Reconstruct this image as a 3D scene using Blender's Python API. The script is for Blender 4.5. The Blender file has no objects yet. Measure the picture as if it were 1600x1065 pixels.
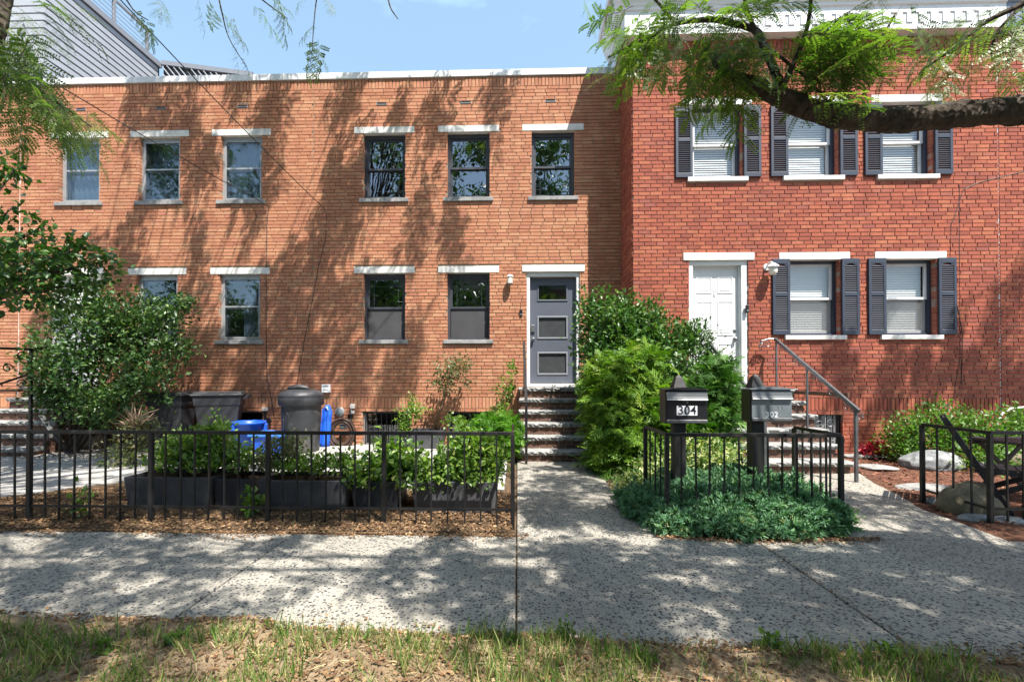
import bpy, math, random
import numpy as np
from mathutils import Vector, Matrix
random.seed(11); rng = np.random.default_rng(7)
S = bpy.context.scene
COL = S.collection
# ------------------------------------------------------------------ camera
W, H, F = 1600.0, 1065.0, 711.0
YAW, PIT = 0.030, 0.0095
PX = 808 - F*math.tan(YAW); PY = 590 - F*math.tan(PIT)
CAMZ = 1.35
cd = bpy.data.cameras.new('camera'); cam = bpy.data.objects.new('camera', cd); COL.objects.link(cam)
cd.sensor_width = 36; cd.lens = F/W*36; cd.clip_end = 2000; cd.clip_start = 0.05
cd.shift_x = (W/2-PX)/W; cd.shift_y = (PY-H/2)/W
cam.location = (0, 0, CAMZ); cam.rotation_euler = (math.pi/2+PIT, 0, YAW)
S.camera = cam
CR = cam.rotation_euler.to_matrix()
def ray(u, v): return CR @ Vector(((u-PX)/F, -(v-PY)/F, -1.0))
def at(u, v, Y):
    d = ray(u, v); t = Y/d.y; return Vector((d.x*t, Y, CAMZ+d.z*t))
def gnd(u, v, z=0.0):
    d = ray(u, v); t = (z-CAMZ)/d.z; return Vector((d.x*t, d.y*t, z))
def proj(p):
    q = CR.transposed() @ (Vector(p)-Vector((0, 0, CAMZ)))
    if q.z > -0.05: return None
    return (PX+F*q.x/-q.z, PY-F*q.y/-q.z)
def inframe(p, m=40):
    q = proj(p)
    return q is not None and -m < q[0] < W+m and -m < q[1] < H+m
# ------------------------------------------------------------------ light
EL, AZ = math.radians(61), math.radians(36)          # azimuth to the right of straight behind the camera
SUN = Vector((math.sin(AZ)*math.cos(EL), -math.cos(AZ)*math.cos(EL), math.sin(EL)))
ld = bpy.data.lights.new('sun', 'SUN'); lo = bpy.data.objects.new('sun', ld); COL.objects.link(lo)
ld.energy = 5.0; ld.angle = math.radians(0.5); ld.color = (1.0, 0.945, 0.86)
lo.rotation_euler = SUN.to_track_quat('Z', 'Y').to_euler(); lo.location = SUN*60
w = bpy.data.worlds.new('World'); S.world = w; w.use_nodes = True
nt = w.node_tree; bg = nt.nodes['Background']
sk = nt.nodes.new('ShaderNodeTexSky'); sk.sky_type = 'NISHITA'; sk.sun_disc = False
sk.sun_elevation = EL; sk.sun_rotation = math.atan2(SUN.x, SUN.y); sk.air_density = 1.0; sk.dust_density = 1.0; sk.ozone_density = 1.6
# thin procedural clouds mixed into the sky
tc = nt.nodes.new('ShaderNodeTexCoord'); mp = nt.nodes.new('ShaderNodeMapping'); mp.inputs['Scale'].default_value = (1.2, 1.2, 3.4)
mp.inputs['Location'].default_value = (0.45, 0.2, 0.1)
nz = nt.nodes.new('ShaderNodeTexNoise'); nz.inputs['Scale'].default_value = 1.7; nz.inputs['Detail'].default_value = 9; nz.inputs['Roughness'].default_value = 0.6
rp = nt.nodes.new('ShaderNodeValToRGB'); rp.color_ramp.elements[0].position = 0.6; rp.color_ramp.elements[1].position = 0.9
rp.color_ramp.elements[0].color = (0.16, 0.16, 0.16, 1); rp.color_ramp.elements[1].color = (0.6, 0.6, 0.6, 1)
mx = nt.nodes.new('ShaderNodeMixRGB'); mx.inputs[2].default_value = (6.4, 9.8, 11.6, 1)
nt.links.new(tc.outputs['Generated'], mp.inputs[0]); nt.links.new(mp.outputs[0], nz.inputs['Vector']); nt.links.new(nz.outputs[0], rp.inputs[0])
nt.links.new(rp.outputs[0], mx.inputs[0]); nt.links.new(sk.outputs[0], mx.inputs[1]); nt.links.new(mx.outputs[0], bg.inputs[0])
bg.inputs[1].default_value = 0.092
vs = S.view_settings; vs.view_transform = 'Standard'; vs.look = 'None'; vs.gamma = 1; vs.use_curve_mapping = False; vs.exposure = 1.37
S.cycles.max_bounces = 7; S.cycles.diffuse_bounces = 3; S.cycles.transparent_max_bounces = 8; S.cycles.use_denoising = True
S.cycles.sample_clamp_indirect = 6
# ------------------------------------------------------------------ materials
class N:
    def __init__(s, name):
        s.m = bpy.data.materials.new(name); s.m.use_nodes = True; s.t = s.m.node_tree; s.b = s.t.nodes['Principled BSDF']; s.out = s.t.nodes['Material Output']
    def n(s, typ, **kw):
        x = s.t.nodes.new('ShaderNode'+typ)
        for k, v in kw.items():
            if k in x.inputs: x.inputs[k].default_value = v
            else: setattr(x, k, v)
        return x
    def l(s, a, b): s.t.links.new(a, b)
    def geo(s, scale=(1, 1, 1)):
        c = s.n('TexCoord'); mp = s.n('Mapping'); mp.inputs['Scale'].default_value = scale; s.l(c.outputs['Object'], mp.inputs[0]); return mp.outputs[0]
    def noise(s, vec, scale, detail=4, rough=.55):
        x = s.n('TexNoise', Scale=scale, Detail=detail, Roughness=rough); s.l(vec, x.inputs['Vector']); return x.outputs['Fac']
    def ramp(s, fac, stops):
        r = s.n('ValToRGB'); e = r.color_ramp.elements
        while len(e) < len(stops): e.new(0.5)
        for i, (p, c) in enumerate(stops):
            e[i].position = p; e[i].color = (c[0], c[1], c[2], 1)
        s.l(fac, r.inputs[0]); return r.outputs[0]
    def mix(s, fac, a, b, typ='MIX'):
        x = s.n('MixRGB'); x.blend_type = typ
        for i, v in enumerate((fac, a, b)):
            if hasattr(v, 'links'): s.l(v, x.inputs[i])
            elif i == 0: x.inputs[0].default_value = v
            else: x.inputs[i].default_value = (v[0], v[1], v[2], 1)
        return x.outputs[0]
    def attr(s, name): return s.n('Attribute', attribute_name=name).outputs['Fac']
    def bump(s, h, strength=.4, dist=.01):
        b = s.n('Bump', Strength=strength, Distance=dist); s.l(h, b.inputs['Height']); s.l(b.outputs[0], s.b.inputs['Normal'])
    def col(s, c):
        if hasattr(c, 'links'): s.l(c, s.b.inputs['Base Color'])
        else: s.b.inputs['Base Color'].default_value = (c[0], c[1], c[2], 1)
        return s
    def rough(s, r, spec=.5, metal=0):
        s.b.inputs['Roughness'].default_value = r; s.b.inputs['Specular IOR Level'].default_value = spec; s.b.inputs['Metallic'].default_value = metal; return s
def sc(c, k): return tuple(x*k for x in c)
def painted(name, c, rough=.5, var=.25, scale=6, spec=.5, metal=0, bump=.15, bscale=60, dirt=None):
    s = N(name); v = s.geo(); f = s.noise(v, scale, 6)
    cc = s.ramp(f, [(.3, sc(c, 1-var)), (.7, sc(c, 1+var*.6))])
    if dirt:
        g = s.noise(v, scale*.35, 8, .7); g = s.ramp(g, [(.5, (0, 0, 0)), (.72, (1, 1, 1))]); cc = s.mix(g, cc, dirt)
    s.col(cc).rough(rough, spec, metal); s.bump(s.noise(v, bscale, 3), bump, .004); return s.m
def brickmat(name, stops, dark):
    s = N(name); v = s.geo(); r = s.attr('rnd')
    c = s.ramp(r, stops)
    f = s.noise(v, 38, 5, .65); c = s.mix(s.ramp(f, [(.35, (0, 0, 0)), (.75, (.55, .55, .55))]), c, dark)
    g = s.noise(v, .9, 5, .6); c = s.mix(s.ramp(g, [(.3, (.28, .28, .28)), (.7, (0, 0, 0))]), c, sc(dark, .9))
    wv = s.geo((2.6, 2.6, .22)); st = s.noise(wv, 1.6, 6, .7); c = s.mix(s.ramp(st, [(.5, (0, 0, 0)), (.72, (.42, .42, .42))]), c, sc(dark, .7)); c = s.mix(s.ramp(s.noise(s.geo((1, 1, .5)), 2.3, 7, .75), [(.6, (0, 0, 0)), (.8, (.35, .35, .35))]), c, (.5, .4, .33))
    k = s.noise(v, 150, 2); c = s.mix(.25, c, s.ramp(k, [(.3, (0, 0, 0)), (.7, (1, 1, 1))]), 'OVERLAY')
    s.col(c).rough(.85, .25); s.bump(s.noise(v, 110, 4, .7), .5, .004); return s.m
M = {}
M['brick_orange'] = brickmat('orange_brick', [(0, (.40, .165, .095)), (.3, (.46, .205, .115)), (.6, (.51, .24, .135)), (.86, (.54, .29, .165)), (1, (.46, .19, .125))], (.29, .12, .075))
M['brick_red'] = brickmat('red_brick', [(0, (.27, .075, .05)), (.3, (.36, .1, .06)), (.6, (.42, .122, .07)), (.86, (.46, .16, .085)), (1, (.31, .1, .08))], (.2, .062, .046))
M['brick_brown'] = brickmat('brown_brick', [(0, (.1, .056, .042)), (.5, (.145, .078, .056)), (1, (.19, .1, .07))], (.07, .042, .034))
def mortar(name, c):
    s = N(name); v = s.geo(); f = s.noise(v, 30, 5); s.col(s.ramp(f, [(.3, sc(c, .7)), (.7, sc(c, 1.15))])).rough(.95, .1); s.bump(f, .5, .006); return s.m
M['mortar'] = mortar('mortar', (.3, .24, .18)); M['mortar_red'] = mortar('mortar_red', (.36, .27, .23))
M['limestone'] = painted('limestone', (.66, .65, .62), .8, .14, 5, .3, dirt=(.38, .38, .37), bump=.3, bscale=90)
M['sill_grey'] = painted('sill_grey', (.27, .27, .27), .85, .3, 9, .3, dirt=(.12, .12, .12), bump=.4)
M['white'] = painted('white_paint', (.66, .67, .68), .42, .06, 3, .5, bump=.08)
M['white_old'] = painted('white_metal', (.66, .67, .69), .5, .1, 3, .5, dirt=(.5, .5, .5))
M['charcoal'] = painted('charcoal_frame', (.045, .048, .06), .4, .2, 8)
M['alum'] = painted('grey_aluminium', (.34, .35, .36), .4, .18, 6, .5, .3)
M['door_slate'] = painted('slate_door', (.08, .09, .118), .45, .08, 3, .5, bump=.1)
M['trim_slate'] = painted('slate_trim', (.2, .21, .24), .45, .08, 3)
M['shutter'] = painted('shutter_navy', (.026, .035, .058), .5, .15, 5)
M['iron'] = painted('black_iron', (.012, .0125, .014), .45, .4, 14, .4, .1, bump=.5, bscale=40, dirt=(.03, .025, .022))
M['iron_grey'] = painted('grey_iron', (.12, .125, .135), .35, .3, 9, .5, .5, bump=.4)
M['silver'] = painted('brushed_steel', (.2, .205, .21), .45, .12, 9, .5, .85, bump=.1)
M['silver_dull'] = painted('dull_steel', (.2, .23, .25), .35, .15, 5, .5, .4)
M['box_black'] = painted('black_enamel', (.010, .0105, .013), .35, .2, 6)
M['post_black'] = painted('black_wood', (.009, .009, .01), .6, .3, 12, bump=.5, bscale=25)
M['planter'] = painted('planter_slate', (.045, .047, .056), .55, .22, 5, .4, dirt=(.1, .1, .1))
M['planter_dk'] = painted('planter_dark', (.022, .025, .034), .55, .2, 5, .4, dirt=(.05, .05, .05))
M['bin'] = painted('bin_plastic', (.026, .028, .034), .5, .15, 6, .45, bump=.25, bscale=140, dirt=(.075, .075, .078))
M['bin2'] = painted('can_plastic', (.03, .032, .037), .45, .25, 4, .45, bump=.2, dirt=(.15, .14, .13))
M['blue'] = painted('blue_plastic', (.015, .1, .56), .38, .15, 4, .5, bump=.1)
M['blue_lt'] = painted('pale_blue_plastic', (.05, .2, .62), .4, .12, 5, .5)
M['tread'] = painted('bluestone_tread', (.27, .27, .265), .85, .35, 14, .25, dirt=(.15, .15, .15), bump=.9, bscale=28)
M['dark'] = painted('dark_interior', (.03, .03, .032), .9, .1, 3, .1)
M['room'] = painted('dim_interior', (.09, .09, .095), .9, .1, 3, .1)
M['screen'] = painted('insect_screen', (.06, .06, .065), .8, .15, 3, .2)
M['blind'] = painted('white_blind', (.74, .75, .73), .6, .04, 3, .3)
M['curtain'] = painted('pale_curtain', (.12, .15, .21), .85, .22, 3, .1)
M['frosted'] = painted('frosted_lite', (.05, .053, .058), .22, .2, 7, .6)
M['globe'] = painted('frosted_glass', (.72, .70, .62), .25, .04, 30, .6)
M['cable'] = painted('black_cable', (.02, .02, .02), .6, .1)
M['hose'] = painted('brown_hose', (.07, .04, .03), .5, .2)
M['bark'] = None
M['numeral'] = painted('numeral_ink', (.01, .015, .03), .5, .1)
M['plate'] = painted('number_plate', (.68, .69, .72), .4, .05)
M['purple'] = painted('purple_tag', (.12, .06, .18), .5, .1)
M['terra'] = painted('galvanised', (.3, .31, .32), .45, .2, 8, .5, .4)
M['siding'] = painted('grey_siding', (.34, .36, .4), .55, .08, 2)
M['siding_gap'] = painted('siding_shadow_gap', (.05, .05, .055), .8, .1)
M['trim_grey'] = painted('grey_trim', (.2, .21, .235), .5, .1)
M['roofing'] = painted('roof_felt', (.1, .1, .1), .9, .2)
M['chair'] = painted('black_slat_wood', (.014, .0135, .016), .55, .25, 8)
def glassmat(name, tint, refl):
    s = N(name); s.t.nodes.remove(s.b)
    tr = s.n('BsdfTransparent'); tr.inputs[0].default_value = (*tint, 1)
    gl = s.n('BsdfGlossy'); gl.inputs['Roughness'].default_value = 0.0; gl.inputs[0].default_value = (.92, .96, 1, 1)
    v = s.geo(); b = s.n('Bump', Strength=.10, Distance=.02); s.l(s.noise(v, 2.2, 2), b.inputs['Height']); s.l(b.outputs[0], gl.inputs['Normal'])
    fr = s.n('LayerWeight', Blend=.5); pw = s.n('Math', operation='POWER'); pw.inputs[1].default_value = 4.0; s.l(fr.outputs['Facing'], pw.inputs[0])
    ma = s.n('Math', operation='ADD'); ma.inputs[1].default_value = refl+.04; ma.use_clamp = True; s.l(pw.outputs[0], ma.inputs[0])
    mi = s.n('MixShader'); s.l(ma.outputs[0], mi.inputs[0]); s.l(tr.outputs[0], mi.inputs[1]); s.l(gl.outputs[0], mi.inputs[2]); s.l(mi.outputs[0], s.out.inputs[0]); return s.m
M['glass'] = glassmat('window_glass', (.8, .84, .85), .2); M['glass_dk'] = glassmat('tinted_glass', (.5, .53, .55), .08)
M['glass_storm'] = glassmat('storm_glass', (.8, .84, .85), .06)
M['glass_clear'] = glassmat('clear_glass', (.93, .95, .95), .05)
def meshscreen():
    s = N('insect_screen_thin'); tr = s.n('BsdfTransparent'); mi = s.n('MixShader'); mi.inputs[0].default_value = .42; s.col((.16, .16, .165)).rough(.8, .2)
    s.l(tr.outputs[0], mi.inputs[1]); s.l(s.b.outputs[0], mi.inputs[2]); s.l(mi.outputs[0], s.out.inputs[0]); return s.m
M['screen_thin'] = meshscreen()
def bark():
    s = N('bark'); v = s.geo((1, 1, 1)); f = s.noise(v, 9, 8, .7); vo = s.n('TexVoronoi', Scale=24.0); s.l(v, vo.inputs['Vector'])
    c = s.ramp(f, [(.3, (.028, .021, .017)), (.55, (.075, .058, .045)), (.8, (.15, .125, .1))]); s.col(c).rough(.9, .2)
    h = s.n('Math', operation='ADD'); s.l(f, h.inputs[0]); s.l(vo.outputs['Distance'], h.inputs[1]); s.bump(h.outputs[0], 1.0, .03); return s.m
M['bark'] = bark()
def leafmat(name, stops, trans=.35, rough=.42, spec=.45, tcol=None):
    s = N(name); r = s.attr('rnd'); c = s.ramp(r, stops); s.col(c).rough(rough, spec)
    tr = s.n('BsdfTranslucent'); s.l(s.mix(1.0, c, tcol or (1.5, 1.9, .55), 'MULTIPLY'), tr.inputs[0])
    mi = s.n('MixShader'); mi.inputs[0].default_value = trans; s.l(s.b.outputs[0], mi.inputs[1]); s.l(tr.outputs[0], mi.inputs[2]); s.l(mi.outputs[0], s.out.inputs[0]); return s.m
M['locust'] = leafmat('locust_leaf', [(0, (.055, .105, .02)), (.5, (.09, .155, .028)), (.85, (.14, .215, .04)), (1, (.22, .26, .06))], .45, tcol=(1.5, 1.75, .55))
M['locust_twig'] = painted('green_twig', (.07, .06, .03), .7, .2)
M['holly'] = leafmat('holly_leaf', [(0, (.02, .055, .018)), (.5, (.045, .1, .028)), (.88, (.095, .165, .04)), (1, (.2, .25, .08))], .2, .4, .4)
M['broad'] = leafmat('broad_leaf', [(0, (.02, .055, .014)), (.5, (.04, .095, .02)), (.9, (.08, .15, .03)), (1, (.14, .21, .045))], .3, .35, .5)
M['laurel'] = leafmat('laurel_leaf', [(0, (.025, .07, .02)), (.5, (.05, .115, .026)), (.9, (.1, .18, .04)), (1, (.19, .25, .08))], .24, .38, .42)
M['gold'] = leafmat('golden_cypress', [(0, (.045, .11, .013)), (.5, (.11, .205, .022)), (.88, (.19, .29, .03)), (1, (.25, .28, .07))], .25, .55, .3)
M['conifer'] = leafmat('dark_conifer', [(0, (.02, .06, .012)), (.5, (.05, .13, .02)), (1, (.1, .2, .03))], .2, .55, .3)
M['juniper'] = leafmat('juniper', [(0, (.045, .12, .065)), (.5, (.1, .215, .115)), (.86, (.165, .31, .155)), (.97, (.22, .32, .13)), (1, (.26, .19, .11))], .15, .6, .3)
M['varieg'] = leafmat('variegated_leaf', [(0, (.05, .11, .03)), (.4, (.12, .19, .06)), (.7, (.35, .38, .14)), (1, (.52, .5, .26))], .25, .4, .45)
M['planty'] = leafmat('garden_leaf', [(0, (.05, .11, .022)), (.5, (.1, .18, .03)), (.85, (.18, .26, .045)), (1, (.3, .32, .1))], .35, .38, .45)
M['bronze'] = leafmat('bronze_leaf', [(0, (.04, .06, .03)), (.5, (.09, .11, .045)), (.85, (.16, .15, .07)), (1, (.24, .17, .1))], .25, .45, .4)
M['fern'] = leafmat('feathery_leaf', [(0, (.05, .14, .02)), (.6, (.1, .23, .025)), (1, (.17, .32, .04))], .4, .5, .3)
M['dry'] = leafmat('dry_stalk', [(0, (.22, .14, .1)), (1, (.42, .3, .22))], .2, .7, .2, (1, .9, .7))
M['coleus'] = leafmat('red_leaf', [(0, (.2, .015, .03)), (.6, (.42, .03, .06)), (1, (.5, .2, .2))], .25, .4, .4, (1.4, .6, .6))
M['shrub'] = leafmat('low_shrub_leaf', [(0, (.04, .1, .018)), (.5, (.085, .17, .03)), (.9, (.14, .24, .05)), (1, (.3, .27, .12))], .35, .4, .4)
M['grass'] = leafmat('grass_blade', [(0, (.05, .11, .02)), (.45, (.1, .18, .035)), (.75, (.22, .25, .08)), (1, (.42, .36, .18))], .35, .5, .3)
M['litter'] = leafmat('dry_litter', [(0, (.06, .035, .022)), (.4, (.15, .085, .046)), (.75, (.27, .165, .085)), (1, (.42, .3, .17))], .1, .8, .15, (1, .8, .6))
M['straw'] = leafmat('dead_grass', [(0, (.16, .11, .06)), (.5, (.32, .25, .13)), (1, (.46, .4, .22))], .15, .8, .15, (1, .9, .7))
M['redmulch'] = leafmat('red_mulch_chip', [(0, (.06, .025, .018)), (.5, (.16, .062, .04)), (.85, (.27, .12, .075)), (1, (.36, .2, .12))], .05, .85, .15, (1, .7, .6))
def soil(name, a, b, c):
    s = N(name); v = s.geo(); f = s.noise(v, 22, 9, .75); g = s.noise(v, 2.2, 4)
    cc = s.mix(s.ramp(g, [(.35, (0, 0, 0)), (.65, (1, 1, 1))]), s.ramp(f, [(.3, a), (.55, b), (.75, c)]), s.ramp(f, [(.3, sc(a, 1.5)), (.6, c), (.8, sc(c, 1.2))]))
    s.col(cc).rough(.95, .15); s.bump(f, 1, .03); return s.m
M['soil'] = soil('soil', (.03, .02, .014), (.085, .055, .034), (.17, .115, .07)); M['soil_red'] = soil('soil_red', (.05, .024, .017), (.12, .055, .037), (.19, .095, .06))
M['soil_dry'] = soil('soil_dry', (.12, .085, .055), (.27, .195, .12), (.42, .32, .21))
M['asphalt'] = soil('asphalt', (.04, .04, .042), (.055, .055, .057), (.075, .075, .077))
def aggregate():
    s = N('exposed_aggregate'); v = s.geo()
    wv = s.n('TexNoise', Scale=60.0, Detail=2.0); s.l(v, wv.inputs['Vector']); v2 = s.mix(.006, v, wv.outputs['Color'], 'ADD')
    def stones(scale, thr, lo, hi):
        a = s.n('TexVoronoi', Scale=scale); s.l(v2, a.inputs['Vector'])
        bw = s.n('SeparateColor'); s.l(a.outputs['Color'], bw.inputs[0])
        keep = s.n('Math', operation='GREATER_THAN'); s.l(bw.outputs[0], keep.inputs[0]); keep.inputs[1].default_value = thr
        dist = s.ramp(a.outputs['Distance'], [(lo, (1, 1, 1)), (hi, (0, 0, 0))])
        return s.mix(1, keep.outputs[0], dist, 'MULTIPLY'), bw.outputs[1], a.outputs['Distance']
    m1, r1, d1 = stones(50, .44, .36, .5); m2, r2, d2 = stones(100, .42, .32, .5)
    g = s.noise(v, 1.3, 6, .65); base = s.ramp(g, [(.3, (.225, .208, .175)), (.7, (.365, .335, .28))])
    base = s.mix(s.ramp(s.noise(v, 140, 3), [(.35, (.5, .5, .5)), (.6, (0, 0, 0))]), base, (.26, .25, .235))
    c = s.mix(m2, base, s.ramp(r2, [(0, (.05, .05, .055)), (.6, (.14, .135, .13)), (1, (.42, .38, .32))]))
    c = s.mix(m1, c, s.ramp(r1, [(0, (.025, .028, .036)), (.6, (.065, .067, .075)), (.85, (.15, .14, .125)), (1, (.36, .32, .26))]))
    st = s.noise(v, .55, 7, .7); c = s.mix(s.ramp(st, [(.47, (0, 0, 0)), (.7, (.6, .6, .6))]), c, (.12, .112, .1))
    s.col(c).rough(.85, .25); s.bump(m1, .45, .006); return s.m
M['aggregate'] = aggregate()
def pavers():
    s = N('pavers'); v = s.geo(); b = s.n('TexBrick'); s.l(v, b.inputs['Vector']); b.inputs['Scale'].default_value = 1; b.inputs['Brick Width'].default_value = .3; b.inputs['Row Height'].default_value = .15
    b.inputs['Mortar Size'].default_value = .006; b.inputs['Color1'].default_value = (.38, .37, .355, 1); b.inputs['Color2'].default_value = (.29, .285, .28, 1); b.inputs['Mortar'].default_value = (.1, .09, .075, 1)
    f = s.noise(v, 9, 6); s.col(s.mix(s.ramp(f, [(.4, (0, 0, 0)), (.75, (.5, .5, .5))]), b.outputs[0], (.24, .22, .19))).rough(.9, .2); s.bump(b.outputs['Fac'], -.5, .008); return s.m
M['pavers'] = pavers()
def rock(name, a, b, c, sc_=5):
    s = N(name); v = s.geo(); f = s.noise(v, sc_, 9, .7); s.col(s.ramp(f, [(.3, a), (.52, b), (.72, c)])).rough(.9, .2); s.bump(f, .8, .04); return s.m
M['rock_grey'] = rock('grey_rock', (.09, .095, .1), (.22, .23, .235), (.4, .4, .39), 7); M['rock_brown'] = rock('brown_rock', (.09, .075, .05), (.17, .145, .1), (.26, .23, .16), 4)
M['flagstone'] = rock('flagstone', (.17, .17, .165), (.27, .265, .255), (.36, .35, .33), 6)
# ------------------------------------------------------------------ object helpers
def tag(o, label=None, cat=None, group=None, kind=None):
    for k, v in (('label', label), ('category', cat), ('group', group), ('kind', kind)):
        if v: o[k] = v
    return o
def thing(name, label, cat, loc=(0, 0, 0), group=None):
    o = bpy.data.objects.new(name, None); o.empty_display_size = .2; COL.objects.link(o); o.location = loc; return tag(o, label, cat, group)
def world_off(p):
    off = Vector((0, 0, 0))
    while p is not None: off += p.location; p = p.parent
    return off
def link(name, me, mat, parent, smooth=False):
    mats = mat if isinstance(mat, (list, tuple)) else [mat]
    for m in mats: me.materials.append(m)
    o = bpy.data.objects.new(name, me); COL.objects.link(o)
    if parent is not None:
        o.parent = parent; off = world_off(parent)
        if off.length > 0: me.transform(Matrix.Translation(-off))
    if smooth: me.polygons.foreach_set('use_smooth', [True]*len(me.polygons))
    return o
class MB:
    def __init__(s): s.v = []; s.f = []; s.a = []
    def add(s, vs, fs, r=None):
        b = len(s.v); s.v.extend([tuple(x) for x in vs]); s.f.extend([tuple(b+i for i in f) for f in fs])
        s.a.extend([random.random() if r is None else r]*len(vs)); return s
    BF = [(0, 3, 2, 1), (4, 5, 6, 7), (0, 1, 5, 4), (1, 2, 6, 5), (2, 3, 7, 6), (3, 0, 4, 7)]
    def box(s, x0, x1, y0, y1, z0, z1, r=None, taper=1.0):
        cx, cy = (x0+x1)/2, (y0+y1)/2
        t = lambda x, y: (cx+(x-cx)*taper, cy+(y-cy)*taper)
        b = [t(x0, y0), t(x1, y0), t(x1, y1), t(x0, y1)]
        return s.add([(x, y, z0) for x, y in b]+[(x0, y0, z1), (x1, y0, z1), (x1, y1, z1), (x0, y1, z1)], s.BF, r)
    def obox(s, c, size, R, r=None):
        h = [x/2 for x in size]; c = Vector(c)
        vs = [c+R@Vector((a*h[0], b*h[1], d*h[2])) for d in (-1, 1) for a, b in ((-1, -1), (1, -1), (1, 1), (-1, 1))]
        return s.add(vs, s.BF, r)
    def bar(s, p, q, wx, wy=None, r=None):
        p, q = Vector(p), Vector(q); d = q-p; R = d.to_track_quat('Z', 'Y').to_matrix(); return s.obox((p+q)/2, (wx, wy or wx, d.length), R, r)
    def tube(s, pts, rad, n=8, cap=True, rough=0.0, r=None):
        pts = [Vector(p) for p in pts]; k = len(pts); rad = [rad]*k if isinstance(rad, (int, float)) else rad
        vs = []; up = Vector((0, 0, 1))
        for i, p in enumerate(pts):
            d = (pts[min(i+1, k-1)]-pts[max(i-1, 0)]).normalized()
            a = d.cross(up)
            if a.length < .05: a = d.cross(Vector((1, 0, 0)))
            a.normalize(); b = a.cross(d)
            for j in range(n):
                th = 2*math.pi*j/n; rr = rad[i]*(1+rough*(random.random()-.5)*2+(.09*math.sin(j*2.1+i*.23)*math.sin(i*.31+j) if n > 20 and rough else 0))
                vs.append(p+(a*math.cos(th)+b*math.sin(th))*rr)
        fs = [(i*n+j, i*n+(j+1) % n, (i+1)*n+(j+1) % n, (i+1)*n+j) for i in range(k-1) for j in range(n)]
        if cap: fs += [tuple(range(n-1, -1, -1)), tuple((k-1)*n+j for j in range(n))]
        return s.add(vs, fs, r)
    def lathe(s, prof, c, n=24, sx=1, sy=1):
        k = len(prof); vs = [(c[0]+r*math.cos(2*math.pi*j/n)*sx, c[1]+r*math.sin(2*math.pi*j/n)*sy, c[2]+z) for r, z in prof for j in range(n)]
        fs = [(i*n+j, i*n+(j+1) % n, (i+1)*n+(j+1) % n, (i+1)*n+j) for i in range(k-1) for j in range(n)]
        fs += [tuple(range(n-1, -1, -1)), tuple((k-1)*n+j for j in range(n))]
        return s.add(vs, fs)
    def lathe_y(s, prof, c, n=20):
        k = len(prof); vs = [(c[0]+r*math.cos(2*math.pi*j/n), c[1]+y, c[2]+r*math.sin(2*math.pi*j/n)) for r, y in prof for j in range(n)]
        fs = [(i*n+j, (i+1)*n+j, (i+1)*n+(j+1) % n, i*n+(j+1) % n) for i in range(k-1) for j in range(n)]
        fs += [tuple(range(n)), tuple((k-1)*n+j for j in range(n-1, -1, -1))]
        return s.add(vs, fs)
    def prism(s, poly, z0, z1):
        n = len(poly); return s.add([(x, y, z0) for x, y in poly]+[(x, y, z1) for x, y in poly], [tuple(range(n-1, -1, -1)), tuple(range(n, 2*n))]+[(i, (i+1) % n, n+(i+1) % n, n+i) for i in range(n)])
    def prism_y(s, poly, y0, y1):
        n = len(poly); return s.add([(x, y0, z) for x, z in poly]+[(x, y1, z) for x, z in poly], [tuple(range(n)), tuple(range(2*n-1, n-1, -1))]+[((i+1) % n, i, n+i, n+(i+1) % n) for i in range(n)])
    def prism_x(s, poly, x0, x1):
        n = len(poly); return s.add([(x0, y, z) for y, z in poly]+[(x1, y, z) for y, z in poly], [tuple(range(n-1, -1, -1)), tuple(range(n, 2*n))]+[(i, (i+1) % n, n+(i+1) % n, n+i) for i in range(n)])
    def build(s, name, mat, parent=None, smooth=False, bevel=0, seg=2, sub=0):
        me = bpy.data.meshes.new(name); me.from_pydata(s.v, [], s.f); me.update()
        a = me.attributes.new('rnd', 'FLOAT', 'POINT'); a.data.foreach_set('value', s.a)
        o = link(name, me, mat, parent, smooth)
        if bevel:
            b = o.modifiers.new('bevel', 'BEVEL'); b.width = bevel; b.segments = seg; b.limit_method = 'ANGLE'; b.angle_limit = math.radians(35)
        if sub:
            b = o.modifiers.new('sub', 'SUBSURF'); b.levels = sub; b.render_levels = sub
        return o
def fastmesh(name, V, Fc, rnd, mat, parent, mi=None):
    me = bpy.data.meshes.new(name); k = Fc.shape[1]; nf = len(Fc)
    me.vertices.add(len(V)); me.vertices.foreach_set('co', np.ascontiguousarray(V, dtype=np.float32).ravel())
    me.loops.add(nf*k); me.loops.foreach_set('vertex_index', np.ascontiguousarray(Fc, dtype=np.int32).ravel())
    me.polygons.add(nf); me.polygons.foreach_set('loop_start', np.arange(0, nf*k, k, dtype=np.int32))
    try: me.polygons.foreach_set('loop_total', np.full(nf, k, dtype=np.int32))
    except Exception: pass
    me.update(calc_edges=True)
    a = me.attributes.new('rnd', 'FLOAT', 'POINT'); a.data.foreach_set('value', np.ascontiguousarray(rnd, dtype=np.float32))
    if mi is not None: me.polygons.foreach_set('material_index', np.ascontiguousarray(mi, dtype=np.int32))
    return link(name, me, mat, parent)
def nrm(a): return a/np.maximum(np.linalg.norm(a, axis=-1, keepdims=True), 1e-9)
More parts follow.
